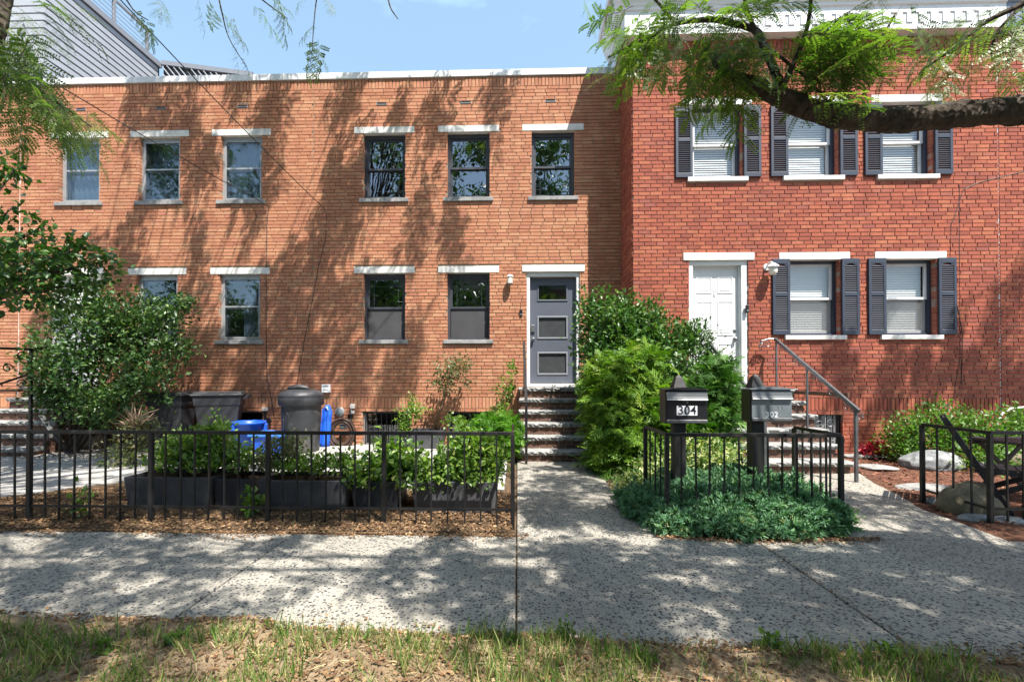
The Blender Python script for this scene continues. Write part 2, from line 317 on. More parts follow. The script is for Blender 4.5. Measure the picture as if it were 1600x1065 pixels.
def scatter(name, tmpl, pos, d, n, size, mat, parent, rnd=None, mi=None, vr=.12):
    """copy a leaf template to many places: d = direction of its length, n = its upper side"""
    tv, tf = tmpl; tv = np.asarray(tv, float); tf = np.asarray(tf); k = len(pos)
    d = nrm(np.asarray(d, float)); x = nrm(np.cross(d, n)); z = np.cross(x, d)
    size = np.broadcast_to(np.asarray(size, float), (k,))
    V = (pos[:, None, :]+size[:, None, None]*(tv[None, :, 0:1]*x[:, None, :]+tv[None, :, 1:2]*d[:, None, :]+tv[None, :, 2:3]*z[:, None, :])).reshape(-1, 3)
    Fc = (tf[None]+(np.arange(k)*len(tv))[:, None, None]).reshape(-1, tf.shape[1])
    r = rng.random(k) if rnd is None else rnd
    r = np.clip(np.repeat(r, len(tv))+(rng.random(k*len(tv))-.5)*vr, 0, 1)
    m = np.tile(np.asarray(mi), k) if mi is not None else None
    return fastmesh(name, V, Fc, r, mat, parent, m)
LEAF = ([(0, 0, 0), (-.27, .42, .09), (0, 1, -.06), (.27, .42, .09)], [(0, 2, 1), (0, 3, 2)])
LEAFW = ([(0, 0, 0), (-.36, .4, .1), (-.2, .75, .03), (0, 1, -.1), (.2, .75, .03), (.36, .4, .1)], [(0, 3, 2), (0, 2, 1), (0, 5, 4), (0, 4, 3)])
CHIP = ([(-.3, -.5, 0), (.3, -.45, .06), (.25, .5, 0), (-.35, .45, .08)], [(0, 1, 2, 3)])
STRAW = ([(-.03, -.5, 0), (.03, -.5, 0), (.03, .1, .06), (-.03, .1, .06), (.02, .5, .03), (-.02, .5, .03)], [(0, 1, 2, 3), (3, 2, 4, 5)])
BLADE = ([(-.03, 0, 0), (.03, 0, 0), (.022, .55, .05), (-.022, .55, .05), (.0, 1, .28), (-.004, 1, .28)], [(0, 1, 2, 3), (3, 2, 4, 5)])
def frond_spray(nf, nl, ll):
    """a twig along +y carrying pinnate leaves with small paired leaflets; returns verts, quads, material index"""
    V = []; Fq = []; mi = []
    def strip(p, q, w, m):
        p, q = Vector(p), Vector(q); a = (q-p).cross(Vector((0, 0, 1)))
        a = (a.normalized() if a.length > 1e-6 else Vector((1, 0, 0)))*w
        b = len(V); V.extend([p-a, p+a, q+a*.6, q-a*.6]); Fq.append((b, b+1, b+2, b+3)); mi.append(m)
    pt = lambda t: Vector((.03*math.sin(6*t), t, -.18*t*t))
    for i in range(6): strip(pt(i/6), pt((i+1)/6), .007, 1)
    for i in range(nf):
        t = .08+.92*i/(nf-1); o = pt(t); sd = (1 if i % 2 else -1)
        ang = math.radians(random.uniform(35, 75))*sd if i < nf-1 else 0
        dirx = Vector((math.sin(ang), math.cos(ang), random.uniform(-.25, .25))); L = random.uniform(.28, .42); droop = random.uniform(.15, .7)
        fp = lambda s_: o+dirx*(L*s_)+Vector((0, 0, -droop*L*s_*s_))
        for j in range(2): strip(fp(j/2), fp((j+1)/2), .003, 1)
        sdir = dirx.cross(Vector((0, 0, 1))).normalized()
        for j in range(nl):
            s_ = .12+.88*j/(nl-1); c = fp(s_); l = ll*(1-.35*abs(s_-.45))
            for k in (-1, 1):
                q = (sdir*k*.92+dirx*.42+Vector((0, 0, random.uniform(-.25, .12)))).normalized()*l
                wv = q.cross(Vector((0, 0, 1))).normalized()*(l*.23); m = c+q*.5
                b = len(V); V.extend([c, m-wv, c+q, m+wv]); Fq.append((b, b+1, b+2, b+3)); mi.append(0)
    return np.array([tuple(v) for v in V]), np.array(Fq), np.array(mi)
def fan_spray(nb, droop):
    V = []; Fq = []
    def strip(p, q, w):
        p, q = Vector(p), Vector(q); a = (q-p).cross(Vector((0, 0, 1))).normalized()*w
        b = len(V); V.extend([p-a, p+a, q+a*.3, q-a*.3]); Fq.append((b, b+1, b+2, b+3))
    pt = lambda t: Vector((0, t, -droop*t*t))
    strip(pt(0), pt(.5), .05); strip(pt(.5), pt(1), .045)
    for i in range(nb):
        t = .12+.8*i/nb; sd = 1 if i % 2 else -1; a = math.radians(random.uniform(28, 50))*sd; L = .5*(1.1-t)+.16
        o = pt(t); e = o+Vector((math.sin(a)*L, math.cos(a)*L, -droop*L*.9+random.uniform(-.05, .08))); strip(o, e, .045)
        m = o.lerp(e, .5); strip(m, m+Vector((math.sin(a*1.9)*L*.5, math.cos(a*1.9)*L*.5, -droop*L*.4)), .035)
    return ([tuple(v) for v in V], Fq)
FAN = fan_spray(8, .35)
def tuft(n, w):
    V = []; Fq = []
    for i in range(n):
        a = 2*math.pi*i/n+random.uniform(-.3, .3); t = random.uniform(.25, .75); l = random.uniform(.6, 1)
        d = Vector((math.cos(a)*t, l, math.sin(a)*t)); s_ = Vector((-math.sin(a), 0, math.cos(a)))*w; b = len(V)
        V.extend([-s_, s_, d+s_*.4, d-s_*.4]); Fq.append((b, b+1, b+2, b+3))
    return ([tuple(v) for v in V], Fq)
TUFT = tuft(9, .10)
def lobe_pts(lobes, n, shell=.4, lump=.22):
    L = np.array(lobes, float); wgt = (L[:, 3]*L[:, 4]*L[:, 5])**(2/3); i = rng.choice(len(L), n, p=wgt/wgt.sum())
    d = nrm(rng.normal(size=(n, 3))); r = rng.random(n)**shell
    ph = rng.random((4, 3))*9; k = rng.normal(size=(4, 3))*4.5
    lm = sum(np.sin((d*k[j]).sum(1)*1.6+i*1.7+ph[j, 0]) for j in range(4))/4
    r = r*(1+lump*lm); P = L[i, :3]+d*L[i, 3:6]*r[:, None]
    return P, nrm(d/L[i, 3:6])
def leafy(name, lobes, tips, per, tmpl, size, mat, parent, spread=.06, up=.3, out=.7, shell=.4, lump=.25, zmin=.03, vr=.12, keep=None, flat=.6):
    P, O = lobe_pts(lobes, tips, shell, lump)
    if keep is not None:
        k = np.array([keep(p) for p in P]); P, O = P[k], O[k]
    tr = rng.random(len(P))
    P = np.repeat(P, per, 0); O = np.repeat(O, per, 0); tr = np.repeat(tr, per)
    P = P+rng.normal(size=P.shape)*spread; k = P[:, 2] > zmin; P, O, tr = P[k], O[k], tr[k]
    d = nrm(O*out+rng.normal(size=P.shape)*.65+np.array([0, 0, up])); n = nrm(rng.normal(size=P.shape)*flat+O*.5+np.array([0, 0, 1.0]))
    sz = size*(.6+.75*rng.random(len(P)))
    return scatter(name, tmpl, P, d, n, sz, mat, parent, np.clip(tr*.55+rng.random(len(P))*.5, 0, 1), vr=vr)
def stems(parent, base, tops, r=.012, mat='bark', name='stem', n=5):
    m = MB()
    for t in tops:
        b = Vector(base)+Vector((random.uniform(-.04, .04), random.uniform(-.04, .04), 0)); t = Vector(t); mid = b.lerp(t, .5)+Vector((random.uniform(-.06, .06), random.uniform(-.06, .06), .04))
        m.tube([b, mid, t], [r, r*.75, r*.35], n)
    return m.build(name, M[mat], parent, True)
# ------------------------------------------------------------------ buildings
YM, YR = 8.78, 7.90
XC, XS, XA, XD = 2.0, -3.99, -9.93, 8.12
def subtract(a, b, cuts):
    segs = [(a, b)]
    for c0, c1 in cuts:
        segs = [t for s0, s1 in segs for t in ((s0, min(s1, c0)), (max(s0, c1), s1)) if t[1]-t[0] > .004]
    return segs
def brick_wall(x0, x1, z0, z1, holes, brick, mort, parent, fmap, soldiers=(), L=.2135, C=.0677, J=.0135, depth=.1, name='wall', seed=0, rbias=None, proud=.016):
    R = random.Random(seed); m = MB(); T = fmap
    def brick_box(s0, s1, a, b):
        r = R.random()**1.05; jy = R.uniform(-.0022, .0022); e = lambda: R.uniform(-.0013, .0013); t = .0016
        f0 = -proud+jy
        vs = [(s0+e(), f0+t, a+e()), (s1+e(), f0+t, a+e()), (s1, depth, a), (s0, depth, a), (s0+e(), f0+e(), b+e()), (s1+e(), f0+e(), b+e()), (s1, depth, b), (s0, depth, b)]
        m.add([T(*v) for v in vs], [(0, 1, 5, 4), (1, 2, 6, 5), (0, 3, 2, 1), (3, 0, 4, 7), (4, 5, 6, 7)], r)
    bands = sorted(soldiers); zs = [z0]+[z for b in bands for z in b]+[z1]
    row = 0
    for i in range(0, len(zs), 2):
        a, b = zs[i], zs[i+1]
        n = max(1, round((b-a)/C)) if b-a > .02 else 0
        for k in range(n):
            c0 = a+(b-a)*k/n; c1 = a+(b-a)*(k+1)/n-J; row += 1; h = c1-c0
            cuts = [(p[0], p[1]) for p in holes if min(c1, p[3])-max(c0, p[2]) > .4*h]
            off = (L/2 if row % 2 else 0)+R.uniform(-.012, .012)
            for s0, s1 in subtract(x0, x1, cuts):
                g = x0-L+off; 
                while g < s1:
                    gl = L+R.uniform(-.006, .006) if R.random() > .04 else L*.72
                    p, q = max(s0, g), min(s1, g+gl-J)
                    if q-p > .02: brick_box(p, q, c0, c1)
                    g += gl
        if i+2 < len(zs):
            a, b = zs[i+1], zs[i+2]
            cuts = [(p[0], p[1]) for p in holes if min(b, p[3])-max(a, p[2]) > .4*(b-a)]
            for s0, s1 in subtract(x0, x1, cuts):
                g = s0
                while g < s1-.02:
                    brick_box(g, min(s1, g+C-J), a, b-J); g += C
    wall = m.build(name, M[brick], parent)
    # mortar sheet with the same openings, behind the brick faces
    xs = sorted(set([x0, x1]+[min(max(v, x0), x1) for p in holes for v in p[:2]])); zz = sorted(set([z0, z1]+[min(max(v, z0), z1) for p in holes for v in p[2:4]]))
    m = MB()
    for a, b in zip(xs, xs[1:]):
        for c, d in zip(zz, zz[1:]):
            mx_, mz = (a+b)/2, (c+d)/2
            if b-a < 1e-4 or d-c < 1e-4 or any(p[0] < mx_ < p[1] and p[2] < mz < p[3] for p in holes): continue
            m.add([T(a, 0, c), T(b, 0, c), T(b, 0, d), T(a, 0, d)], [(0, 1, 2, 3)])
    for p in holes:
        A, B, Cc, D = p[:4]
        e = .004
        m.add([T(A-e, 0, Cc), T(A-e, .14, Cc), T(A-e, .14, D), T(A-e, 0, D)], [(0, 1, 2, 3)]); m.add([T(B+e, 0, Cc), T(B+e, .14, Cc), T(B+e, .14, D), T(B+e, 0, D)], [(0, 1, 2, 3)])
        m.add([T(A, 0, D+e), T(B, 0, D+e), T(B, .14, D+e), T(A, .14, D+e)], [(0, 1, 2, 3)])
    mo = m.build('mortar', M[mort], wall); mo.location = (0, 0, 0)
    return wall
def ring(m, x0, x1, z0, z1, wd, y0, y1, wt=None, wb=None):
    wt = wt or wd; wb = wb or wd
    m.box(x0, x1, y0, y1, z1-wt, z1); m.box(x0, x1, y0, y1, z0, z0+wb); m.box(x0, x0+wd, y0, y1, z0+wb, z1-wt); m.box(x1-wd, x1, y0, y1, z0+wb, z1-wt)
def pane(name, x0, x1, z0, z1, y, mat, parent):
    return MB().add([(x0, y, z0), (x1, y, z0), (x1, y, z1), (x0, y, z1)], [(0, 1, 2, 3)]).build(name, M[mat], parent)
def interior(x0, x1, z0, z1, y, parent, mat='room', dp=.8):
    a, b, c, d = x0-.25, x1+.25, z0-.1, z1+.15; m = MB()
    m.add([(a, y, c), (b, y, c), (b, y+dp, c), (a, y+dp, c), (a, y, d), (b, y, d), (b, y+dp, d), (a, y+dp, d)], [(0, 1, 2, 3), (4, 7, 6, 5), (0, 3, 7, 4), (1, 5, 6, 2), (3, 2, 6, 7)])
    return m.build('interior', M[mat], parent)
def blind(x0, x1, z0, z1, y, parent, tilt=.5):
    m = MB(); n = int((z1-z0)/.04); R = Matrix.Rotation(tilt, 3, 'X')
    for k in range(n): m.obox(((x0+x1)/2, y, z0+(k+.5)*(z1-z0)/n), (x1-x0, .047, .003), R)
    m.box(x0, x1, y-.02, y+.02, z1-.035, z1)
    return m.build('blind', M['blind'], parent)
def window(house, Y, cx, wd, zs, zt, style, lint=.18, lh=.125, sw=.07, lower_screen=False, muntin=(True, True), shade=None):
    x0, x1 = cx-wd/2, cx+wd/2
    fm = {'dark': 'charcoal', 'storm': 'alum', 'white': 'shutter'}[style]; y = Y+.085
    if style == 'storm': y = Y+.06
    m = MB(); ring(m, x0, x1, zs, zt, .045, y, y+.06, wt=.07 if style != 'white' else .05)
    fr = m.build('window', M[fm], house)
    a, b, c, d = x0+.045, x1-.045, zs+.045, zt-(.07 if style != 'white' else .05); mid = (c+d)/2+(.0 if style != 'white' else 0)
    smat = {'dark': 'charcoal', 'storm': 'charcoal', 'white': 'white_old'}[style]
    so, si = (y+.03, y+.065)
    if style == 'storm':
        m = MB(); ring(m, a, b, c, d, .025, y-.008, y+.012); m.box(a+.025, b-.025, y+.001, y+.012, mid+.02, mid+.05); m.build('storm_sash', M['alum'], fr)
        pane('pane', a+.02, b-.02, c+.02, d-.02, y+.009, 'glass_storm', fr)
        so, si = y+.04, y+.07
    m = MB(); ring(m, a, b, mid-.018, d, .04, so, so+.03); m.build('sash', M[smat], fr)
    m = MB(); ring(m, a, b, c, mid+.022, .04, si, si+.03, wb=.055); m.build('sash', M[smat], fr)
    g = {'dark': 'glass', 'storm': 'glass_storm', 'white': 'glass_clear'}[style]
    pane('pane', a+.035, b-.035, mid+.015, d-.035, so+.014, g, fr); pane('pane', a+.035, b-.035, c+.05, mid-.013, si+.014, g, fr)
    if style == 'dark':
        m = MB(); p = (b-a)*.17; t = .008
        if muntin[0]:
            for xx in (a+p, b-p): m.box(xx-t, xx+t, so+.016, so+.026, mid+.022, d-.04)
            m.box(a+.04, b-.04, so+.017, so+.025, d-.17, d-.155)
        if muntin[1]:
            for xx in (a+p, b-p): m.box(xx-t, xx+t, si+.016, si+.026, c+.055, mid-.018)
            m.box(a+.04, b-.04, si+.017, si+.025, c+.16, c+.175)
        if m.v: m.build('muntin_grid', M['charcoal'], fr)
    if style == 'white' and zs < 3: pane('insect_screen', a+.01, b-.01, c, mid, si-.012, 'screen_thin', fr)
    if style == 'dark':
        if lower_screen:
            pane('insect_screen', a+.01, b-.01, c, mid, si-.012, 'screen', fr)
    interior(x0, x1, zs, zt, y+.062, fr, 'dark' if lower_screen else 'room')
    if style == 'white': blind(a+.02, b-.02, c+.02, d-.01, y+.125, fr, random.choice((1.0, 1.1)))
    if shade:
        m = MB(); n = 24; zb = c+(d-c)*shade[1]
        for k in range(n):
            ca = a+(b-a)*(shade[2] if len(shade) > 2 else 0); u0, u1 = ca+(b-ca)*k/n, ca+(b-ca)*(k+1)/n; q0, q1 = .018*math.sin(k*1.7), .018*math.sin((k+1)*1.7)
            m.add([(u0, y+.14+q0, zb), (u1, y+.14+q1, zb), (u1, y+.14+q1, d), (u0, y+.14+q0, d)], [(0, 1, 2, 3)])
        m.build('curtain', M[shade[0]], fr)
    MB().box(x0-sw, x1+sw, Y-.055, Y+.09, zs-.075, zs, taper=1).build('sill', M['sill_grey' if style != 'white' else 'limestone'], fr, bevel=.006)
    MB().box(x0-lint, x1+lint, Y-.024, Y+.084, zt, zt+lh).build('lintel', M['limestone'], fr, bevel=.005)
    return fr, [(x0, x1, zs, zt), (x0-lint, x1+lint, zt, zt+lh), (x0-sw, x1+sw, zs-.075, zs)]
def hole3(cx, wd, zs, zt, lint=.18, lh=.125, sw=.07):
    x0, x1 = cx-wd/2, cx+wd/2
    return [(x0, x1, zs, zt), (x0-lint, x1+lint, zt, zt+lh), (x0-sw, x1+sw, zs-.075, zs)]
def shutter(house, x0, x1, z0, z1, Y):
    m = MB(); ym, yb = Y-.05, Y-.012; wd = .045; mid = z0+(z1-z0)*.53
    ring(m, x0, x1, z0, z1, wd, ym, yb, wt=.085, wb=.075); m.box(x0+wd, x1-wd, ym, yb, mid-.03, mid+.03)
    n = 7; xa, xb = x0+wd, x1-wd; zt = z1-.085
    for k in range(n):
        f0, f1 = k/n, (k+1)/n; h0, h1 = .055*(2*f0-1)**2, .055*(2*f1-1)**2
        m.add([(xa+(xb-xa)*f, yy, z) for yy in (ym+.004, yb) for f, z in ((f0, zt-h0-.002), (f1, zt-h1-.002), (f1, zt+.002), (f0, zt+.002))], [(0, 1, 2, 3), (0, 4, 5, 1)])
    fr = m.build('shutter', M['shutter'], house, bevel=.004)
    m = MB(); R = Matrix.Rotation(.8, 3, 'X')
    for a, b in ((z0+.075, mid-.03), (mid+.03, zt-.02)):
        n = int((b-a)/.036)
        for k in range(n): m.obox(((x0+x1)/2, (ym+yb)/2, a+(k+.5)*(b-a)/n), (x1-x0-2*wd+.004, .042, .008), R)
    m.add([(x0+wd, yb+.004, z0+.05), (x1-wd, yb+.004, z0+.05), (x1-wd, yb+.004, z1-.03), (x0+wd, yb+.004, z1-.03)], [(0, 1, 2, 3)])
    m.build('louvers', M['shutter'], fr)
def vent(house, x, z, Y):
    m = MB(); ring(m, x-.1, x+.1, z-.035, z+.035, .01, Y-.014, Y+.03)
    for k in range(3): m.obox((x, Y+.003, z-.018+k*.018), (.18, .022, .003), Matrix.Rotation(-.6, 3, 'X'))
    m.add([(x-.1, Y+.028, z-.035), (x+.1, Y+.028, z-.035), (x+.1, Y+.028, z+.035), (x-.1, Y+.028, z+.035)], [(0, 1, 2, 3)]); m.build('air_vent', M['trim_grey'], house)
def body(house, x0, x1, y0, z1, dp=8, mat='brick_brown'):
    m = MB(); y0 += .95
    m.box(x0+.02, x1-.02, y0, y0+dp, -.2, z1-.05); m.build('house_body', M[mat], house)
    MB().box(x0+.02, x1-.02, y0-.85, y0+dp+.05, z1-.32, z1-.12).build('roof', M['roofing'], house)
def coping(house, x0, x1, Y, z0, z1):
    m = MB(); n = max(1, round((x1-x0)/2.4))
    for k in range(n):
        a, b = x0+(x1-x0)*k/n, x0+(x1-x0)*(k+1)/n-.004; e = random.uniform(-.006, .006); m.box(a, b, Y-.045+e, Y+.3, z0+e, z1+e*.5)
    m.build('coping', M['white_old'], house, bevel=.004)
FM = lambda s, d, z: (s, YM+d, z)
FR = lambda s, d, z: (s, YR+d, z)
UZ = (4.84, 6.12); LZ = (2.085, 3.385); WW = .825; SOLD = [(.765, .985), (7.0, 7.19)]
GRP = 'row of brick houses'
hA = thing('brick_house', 'orange brick row house behind the holly, pale curtains upstairs and grey metal window frames', 'house', (XA, YM, 0), GRP)
hB = thing('brick_house', 'orange brick row house with the slate grey door and dark window frames', 'house', (XS, YM, 0), GRP)
hC = thing('brick_house', 'red brick row house with navy shutters, white six panel door and white cornice', 'house', (XC, YR, 0), GRP)
hD = thing('brick_house', 'narrow strip of red brick house past the caulked seam, behind the folding chair', 'house', (XD, YR, 0), GRP)
hE = thing('brick_house', 'edge of orange brick house beyond the caulked seam by the broadleaf tree', 'house', (-14, YM, 0), GRP)
def wx(u, v, Y): return at(u, v, Y).x
# house B
HL = []
for i, u in enumerate((600.5, 732, 864)):
    cx = wx(u, 250, YM+.0); window(hB, YM, cx, WW, *UZ, 'dark', muntin=((True, True), (False, False), (False, True))[i], shade=(None, None, None)[i]); HL += hole3(cx, WW, *UZ); vent(hB, cx-.05, 6.715, YM); HL.append((cx-.15, cx+.05, 6.68, 6.75))
for u in (600.5, 732.0):
    cx = wx(u, 480, YM); window(hB, YM, cx, WW, *LZ, 'dark', lower_screen=True, muntin=(True, False)); HL += hole3(cx, WW, *LZ)
DXB = wx(864.5, 500, YM); DW = 1.02
HL += [(DXB-DW/2, DXB+DW/2, 1.17, 3.39), (DXB-.6, DXB+.6, 3.39, 3.52)]
for ua, ub, va, vb in ((567, 640, 641, 701), (700, 771, 641, 693)):
    a, b = at(ua, va, YM), at(ub, vb, YM); HL.append((a.x, b.x, max(b.z, .02), a.z))
    m = MB(); ring(m, a.x, b.x, max(b.z, .02), a.z, .05, YM+.06, YM+.1); bw = m.build('basement_window', M['terra'], hB)
    pane('pane', a.x+.04, b.x-.04, b.z+.04, a.z-.04, YM+.09, 'glass_dk', bw); interior(a.x, b.x, b.z+.1, a.z-.1, YM+.11, bw, 'dark', .5)
    m = MB()
    for k in range(9): xx = a.x+(b.x-a.x)*(k+.5)/9; m.tube([(xx, YM+.03, max(b.z, .02)), (xx, YM+.03, a.z)], .008, 6)
    m.box(a.x, b.x, YM+.02, YM+.04, a.z-.06, a.z-.04); m.build('security_grille', M['iron'], bw)
wB = brick_wall(XS+.006, XC, -.15, 7.19, HL, 'brick_orange', 'mortar', hB, FM, SOLD, seed=1)
coping(hB, XS, XC, YM, 7.19, 7.31); body(hB, XS, XC, YM, 7.19)
def caulk(h, X, Y, z1, w_=.006, name='caulk_joint', mat='white_old'):
    MB().box(X-w_, X+w_, Y-.004, Y+.02, -.1, z1).build(name, M[mat], h)
caulk(hB, XS, YM, 7.15, .007, mat='mortar')
# slate door
fz0, fz1 = 1.24, 3.37; x0, x1 = DXB-DW/2, DXB+DW/2
m = MB(); m.box(x0, x0+.06, YM+.02, YM+.16, fz0, fz1-.06); m.box(x1-.06, x1, YM+.02, YM+.16, fz0, fz1-.06); m.box(x0, x1, YM+.02, YM+.16, fz1-.06, fz1+.016); m.build('door_frame', M['white'], hB, bevel=.004)
lx0, lx1 = x0+.063, x1-.063; lw = lx1-lx0; dy = YM+.12
lz = [(0.10, .1, .27)]
lites = [(lx0+lw*.185, lx0+lw*.80, 2.865, 3.16), (lx0+lw*.185, lx0+lw*.80, 2.13, 2.53), (lx0+lw*.185, lx0+lw*.80, 1.43, 1.83)]
m = MB(); cuts = lites; xs = [lx0, lites[0][0], lites[0][1], lx1]; zz = [fz0+.012]+[z for t in reversed(lites) for z in t[2:]]+[fz1-.064]
for i, (a, b) in enumerate(zip(xs, xs[1:])):
    for c, d in zip(zz, zz[1:]):
        if not any(t[0] <= (a+b)/2 <= t[1] and t[2] <= (c+d)/2 <= t[3] for t in lites): m.add([(a, dy, c), (b, dy, c), (b, dy, d), (a, dy, d), (a, dy+.045, c), (b, dy+.045, c), (b, dy+.045, d), (a, dy+.045, d)], [(0, 1, 2, 3), (0, 4, 5, 1), (3, 2, 6, 7), (0, 3, 7, 4), (1, 5, 6, 2)])
dB = m.build('door', M['door_slate'], hB)
for i, (a, b, c, d) in enumerate(lites):
    m = MB(); ring(m, a-.022, b+.022, c-.022, d+.022, .03, dy-.014, dy+.02); m.build('lite_frame', M['trim_slate' if i else 'door_slate'], dB, bevel=.006)
    pane('glass', a, b, c, d, dy+.018, 'glass' if i == 0 else 'frosted', dB); 
interior(x0, x1, 1.3, 3.3, dy+.05, dB, 'dark')
m = MB(); m.box(lx0+.025, lx0+.095, dy-.03, dy, 2.24, 2.38); m.lathe_y([(.012, -.07), (.032, -.066), (.036, -.05), (.028, -.03), (.018, -.025), (.03, -.012), (.03, 0)], (lx0+.062, dy, 2.1)); m.build('lock_handle', M['silver'], dB, bevel=.006)
MB().box(DXB-.6, DXB+.6, YM-.03, YM+.07, 3.39, 3.52).build('door_lintel', M['limestone'], hB, bevel=.005)
MB().box(x0-.01, x1+.01, YM-.06, YM+.16, 1.172, 1.238).build('threshold', M['limestone'], hB, bevel=.01)
# house A
HL = []
for i, u in enumerate((377.5, 250, 125)):
    cx = wx(u, 260, YM); window(hA, YM, cx, WW, *UZ, 'storm', shade=('curtain', 0)); HL += hole3(cx, WW, *UZ); vent(hA, cx+.02, 6.715, YM); HL.append((cx-.08, cx+.12, 6.68, 6.75))
for i, u in enumerate((375, 246)):
    cx = wx(u, 480, YM); window(hA, YM, cx, WW, *LZ, 'storm', shade=('curtain', 0, .45 if i == 0 else .55)); HL += hole3(cx, WW, *LZ)
DXA = wx(118, 500, YM)
HL += [(DXA-.5, DXA+.5, 1.17, 3.39), (DXA-.6, DXA+.6, 3.39, 3.52)]
a, b = at(345, 641, YM), at(411, 700, YM); HL.append((a.x, b.x, .05, a.z))
m = MB(); ring(m, a.x, b.x, .05, a.z, .05, YM+.06, YM+.1); bw = m.build('basement_window', M['terra'], hA); pane('pane', a.x, b.x, .05, a.z, YM+.09, 'glass_dk', bw); interior(a.x, b.x, .1, a.z-.1, YM+.11, bw, 'dark', .5)
brick_wall(XA, XS-.006, -.15, 7.19, HL, 'brick_orange', 'mortar', hA, FM, SOLD, seed=2)
coping(hA, XA, XS, YM, 7.19, 7.31); body(hA, XA, XS, YM, 7.19); caulk(hA, XA, YM, 7.1, .02, mat='white')
m = MB(); m.box(DXA-.5, DXA-.43, YM+.03, YM+.15, 1.2, 3.33); m.box(DXA+.43, DXA+.5, YM+.03, YM+.15, 1.2, 3.33); m.box(DXA-.5, DXA+.5, YM+.03, YM+.15, 3.33, 3.39); m.build('door_frame', M['white'], hA)
d_ = MB().box(DXA-.43, DXA+.43, YM+.1, YM+.15, 1.2, 3.33).build('door', M['white'], hA)
m = MB()
for cx_ in (-.2, .2):
    for c, d in ((1.35, 1.95), (2.05, 2.75), (2.85, 3.2)): ring(m, DXA+cx_-.14, DXA+cx_+.14, c, d, .02, YM+.09, YM+.1)
m.build('door_moulding', M['white'], d_); MB().lathe_y([(.01, -.06), (.03, -.05), (.02, -.02), (.03, 0)], (DXA+.36, YM+.1, 2.15)).build('handle', M['silver'], d_)
MB().box(DXA-.6, DXA+.6, YM-.03, YM+.07, 3.39, 3.52).build('door_lintel', M['limestone'], hA, bevel=.005)
# house E: only a sliver in view
HL = []
brick_wall(-14, XA-.02, -.15, 7.19, HL, 'brick_orange', 'mortar', hE, FM, SOLD, seed=3); coping(hE, -14, XA-.02, YM, 7.19, 7.31); body(hE, -14, XA-.02, YM, 7.19)
# house C
UZR = (4.785, 6.03); LZR = (2.07, 3.36); WR = .84; SOLR = [(.80, 1.02), (6.97, 7.16)]
HL = []
for u in (1120, 1269, 1416):
    cx = wx(u, 220, YR); window(hC, YR, cx, WR, *UZR, 'white', sw=.09, lint=.17, lh=.125); HL += hole3(cx, WR, *UZR, sw=.09, lint=.17)
    shutter(hC, cx-WR/2-.295, cx-WR/2-.005, 4.78, 6.0, YR); shutter(hC, cx+WR/2+.02, cx+WR/2+.31, 4.78, 6.0, YR)
for u in (1272, 1422):
    cx = wx(u, 470, YR); window(hC, YR, cx, WR, *LZR, 'white', sw=.09, lint=.17, lh=.125); HL += hole3(cx, WR, *LZR, sw=.09, lint=.17)
    shutter(hC, cx-WR/2-.295, cx-WR/2-.005, 2.08, 3.37, YR); shutter(hC, cx+WR/2+.02, cx+WR/2+.31, 2.08, 3.37, YR)
DXC = wx(1122.5, 500, YR); x0, x1 = DXC-.5, DXC+.5
HL += [(x0, x1, 1.15, 3.36), (DXC-.6, DXC+.6, 3.36, 3.49)]
a, b = at(1265, 645, YR), at(1316, 697, YR); HL.append((a.x, b.x, b.z, a.z))
m = MB(); ring(m, a.x, b.x, b.z, a.z, .045, YR+.04, YR+.08); bw = m.build('basement_window', M['iron'], hC)
m = MB()
for k in range(5): xx = a.x+(b.x-a.x)*k/5; m.box(xx+.01, xx+(b.x-a.x)/5-.01, YR+.07, YR+.09, b.z, a.z)
m.build('corrugated_panel', M['terra'], bw); MB().box(a.x, b.x, YR+.095, YR+.1, b.z, a.z).build('pane', M['dark'], bw)
def scroll(m, c, r, y, turns=1.4, s=1, rad=.006, plane='x', a0=0):
    pts = []
    for k in range(26):
        t = k/25; a = a0+s*t*turns*2*math.pi; q = r*(1-.8*t); p, z = q*math.cos(a), q*math.sin(a)
        pts.append((c[0]+p, y, c[1]+z) if plane == 'x' else (y, c[0]+p, c[1]+z))
    m.tube(pts, rad, 5)
m = MB(); cx_, cz_ = (a.x+b.x)/2, (a.z+b.z)/2
for s_ in (-1, 1): scroll(m, (cx_+s_*.09, cz_+.1), .08, YR+.02, s=s_); scroll(m, (cx_+s_*.09, cz_-.12), .08, YR+.02, s=-s_)
m.box(cx_-.008, cx_+.008, YR+.012, YR+.028, b.z, a.z); m.box(a.x, b.x, YR+.01, YR+.026, a.z-.03, a.z-.01); m.build('security_grille', M['terra'], bw)
vx = wx(1431, 106, YR); vent(hC, vx, 1.35+(590-106)/92.5, YR); 
brick_wall(XC, XD-.006, -.15, 7.16, HL, 'brick_red', 'mortar_red', hC, FR, SOLR, L=.206, C=.0665, seed=4)
brick_wall(YR+.004, YM+.06, -.15, 7.16, [], 'brick_red', 'mortar_red', hC, lambda s, d, z: (XC+d, s, z), SOLR, L=.206, C=.0665, seed=5, name='side_wall', depth=.08)
body(hC, XC+.12, XD, YR, 7.9); caulk(hC, XD, YR, 7.1, .008, mat='white')
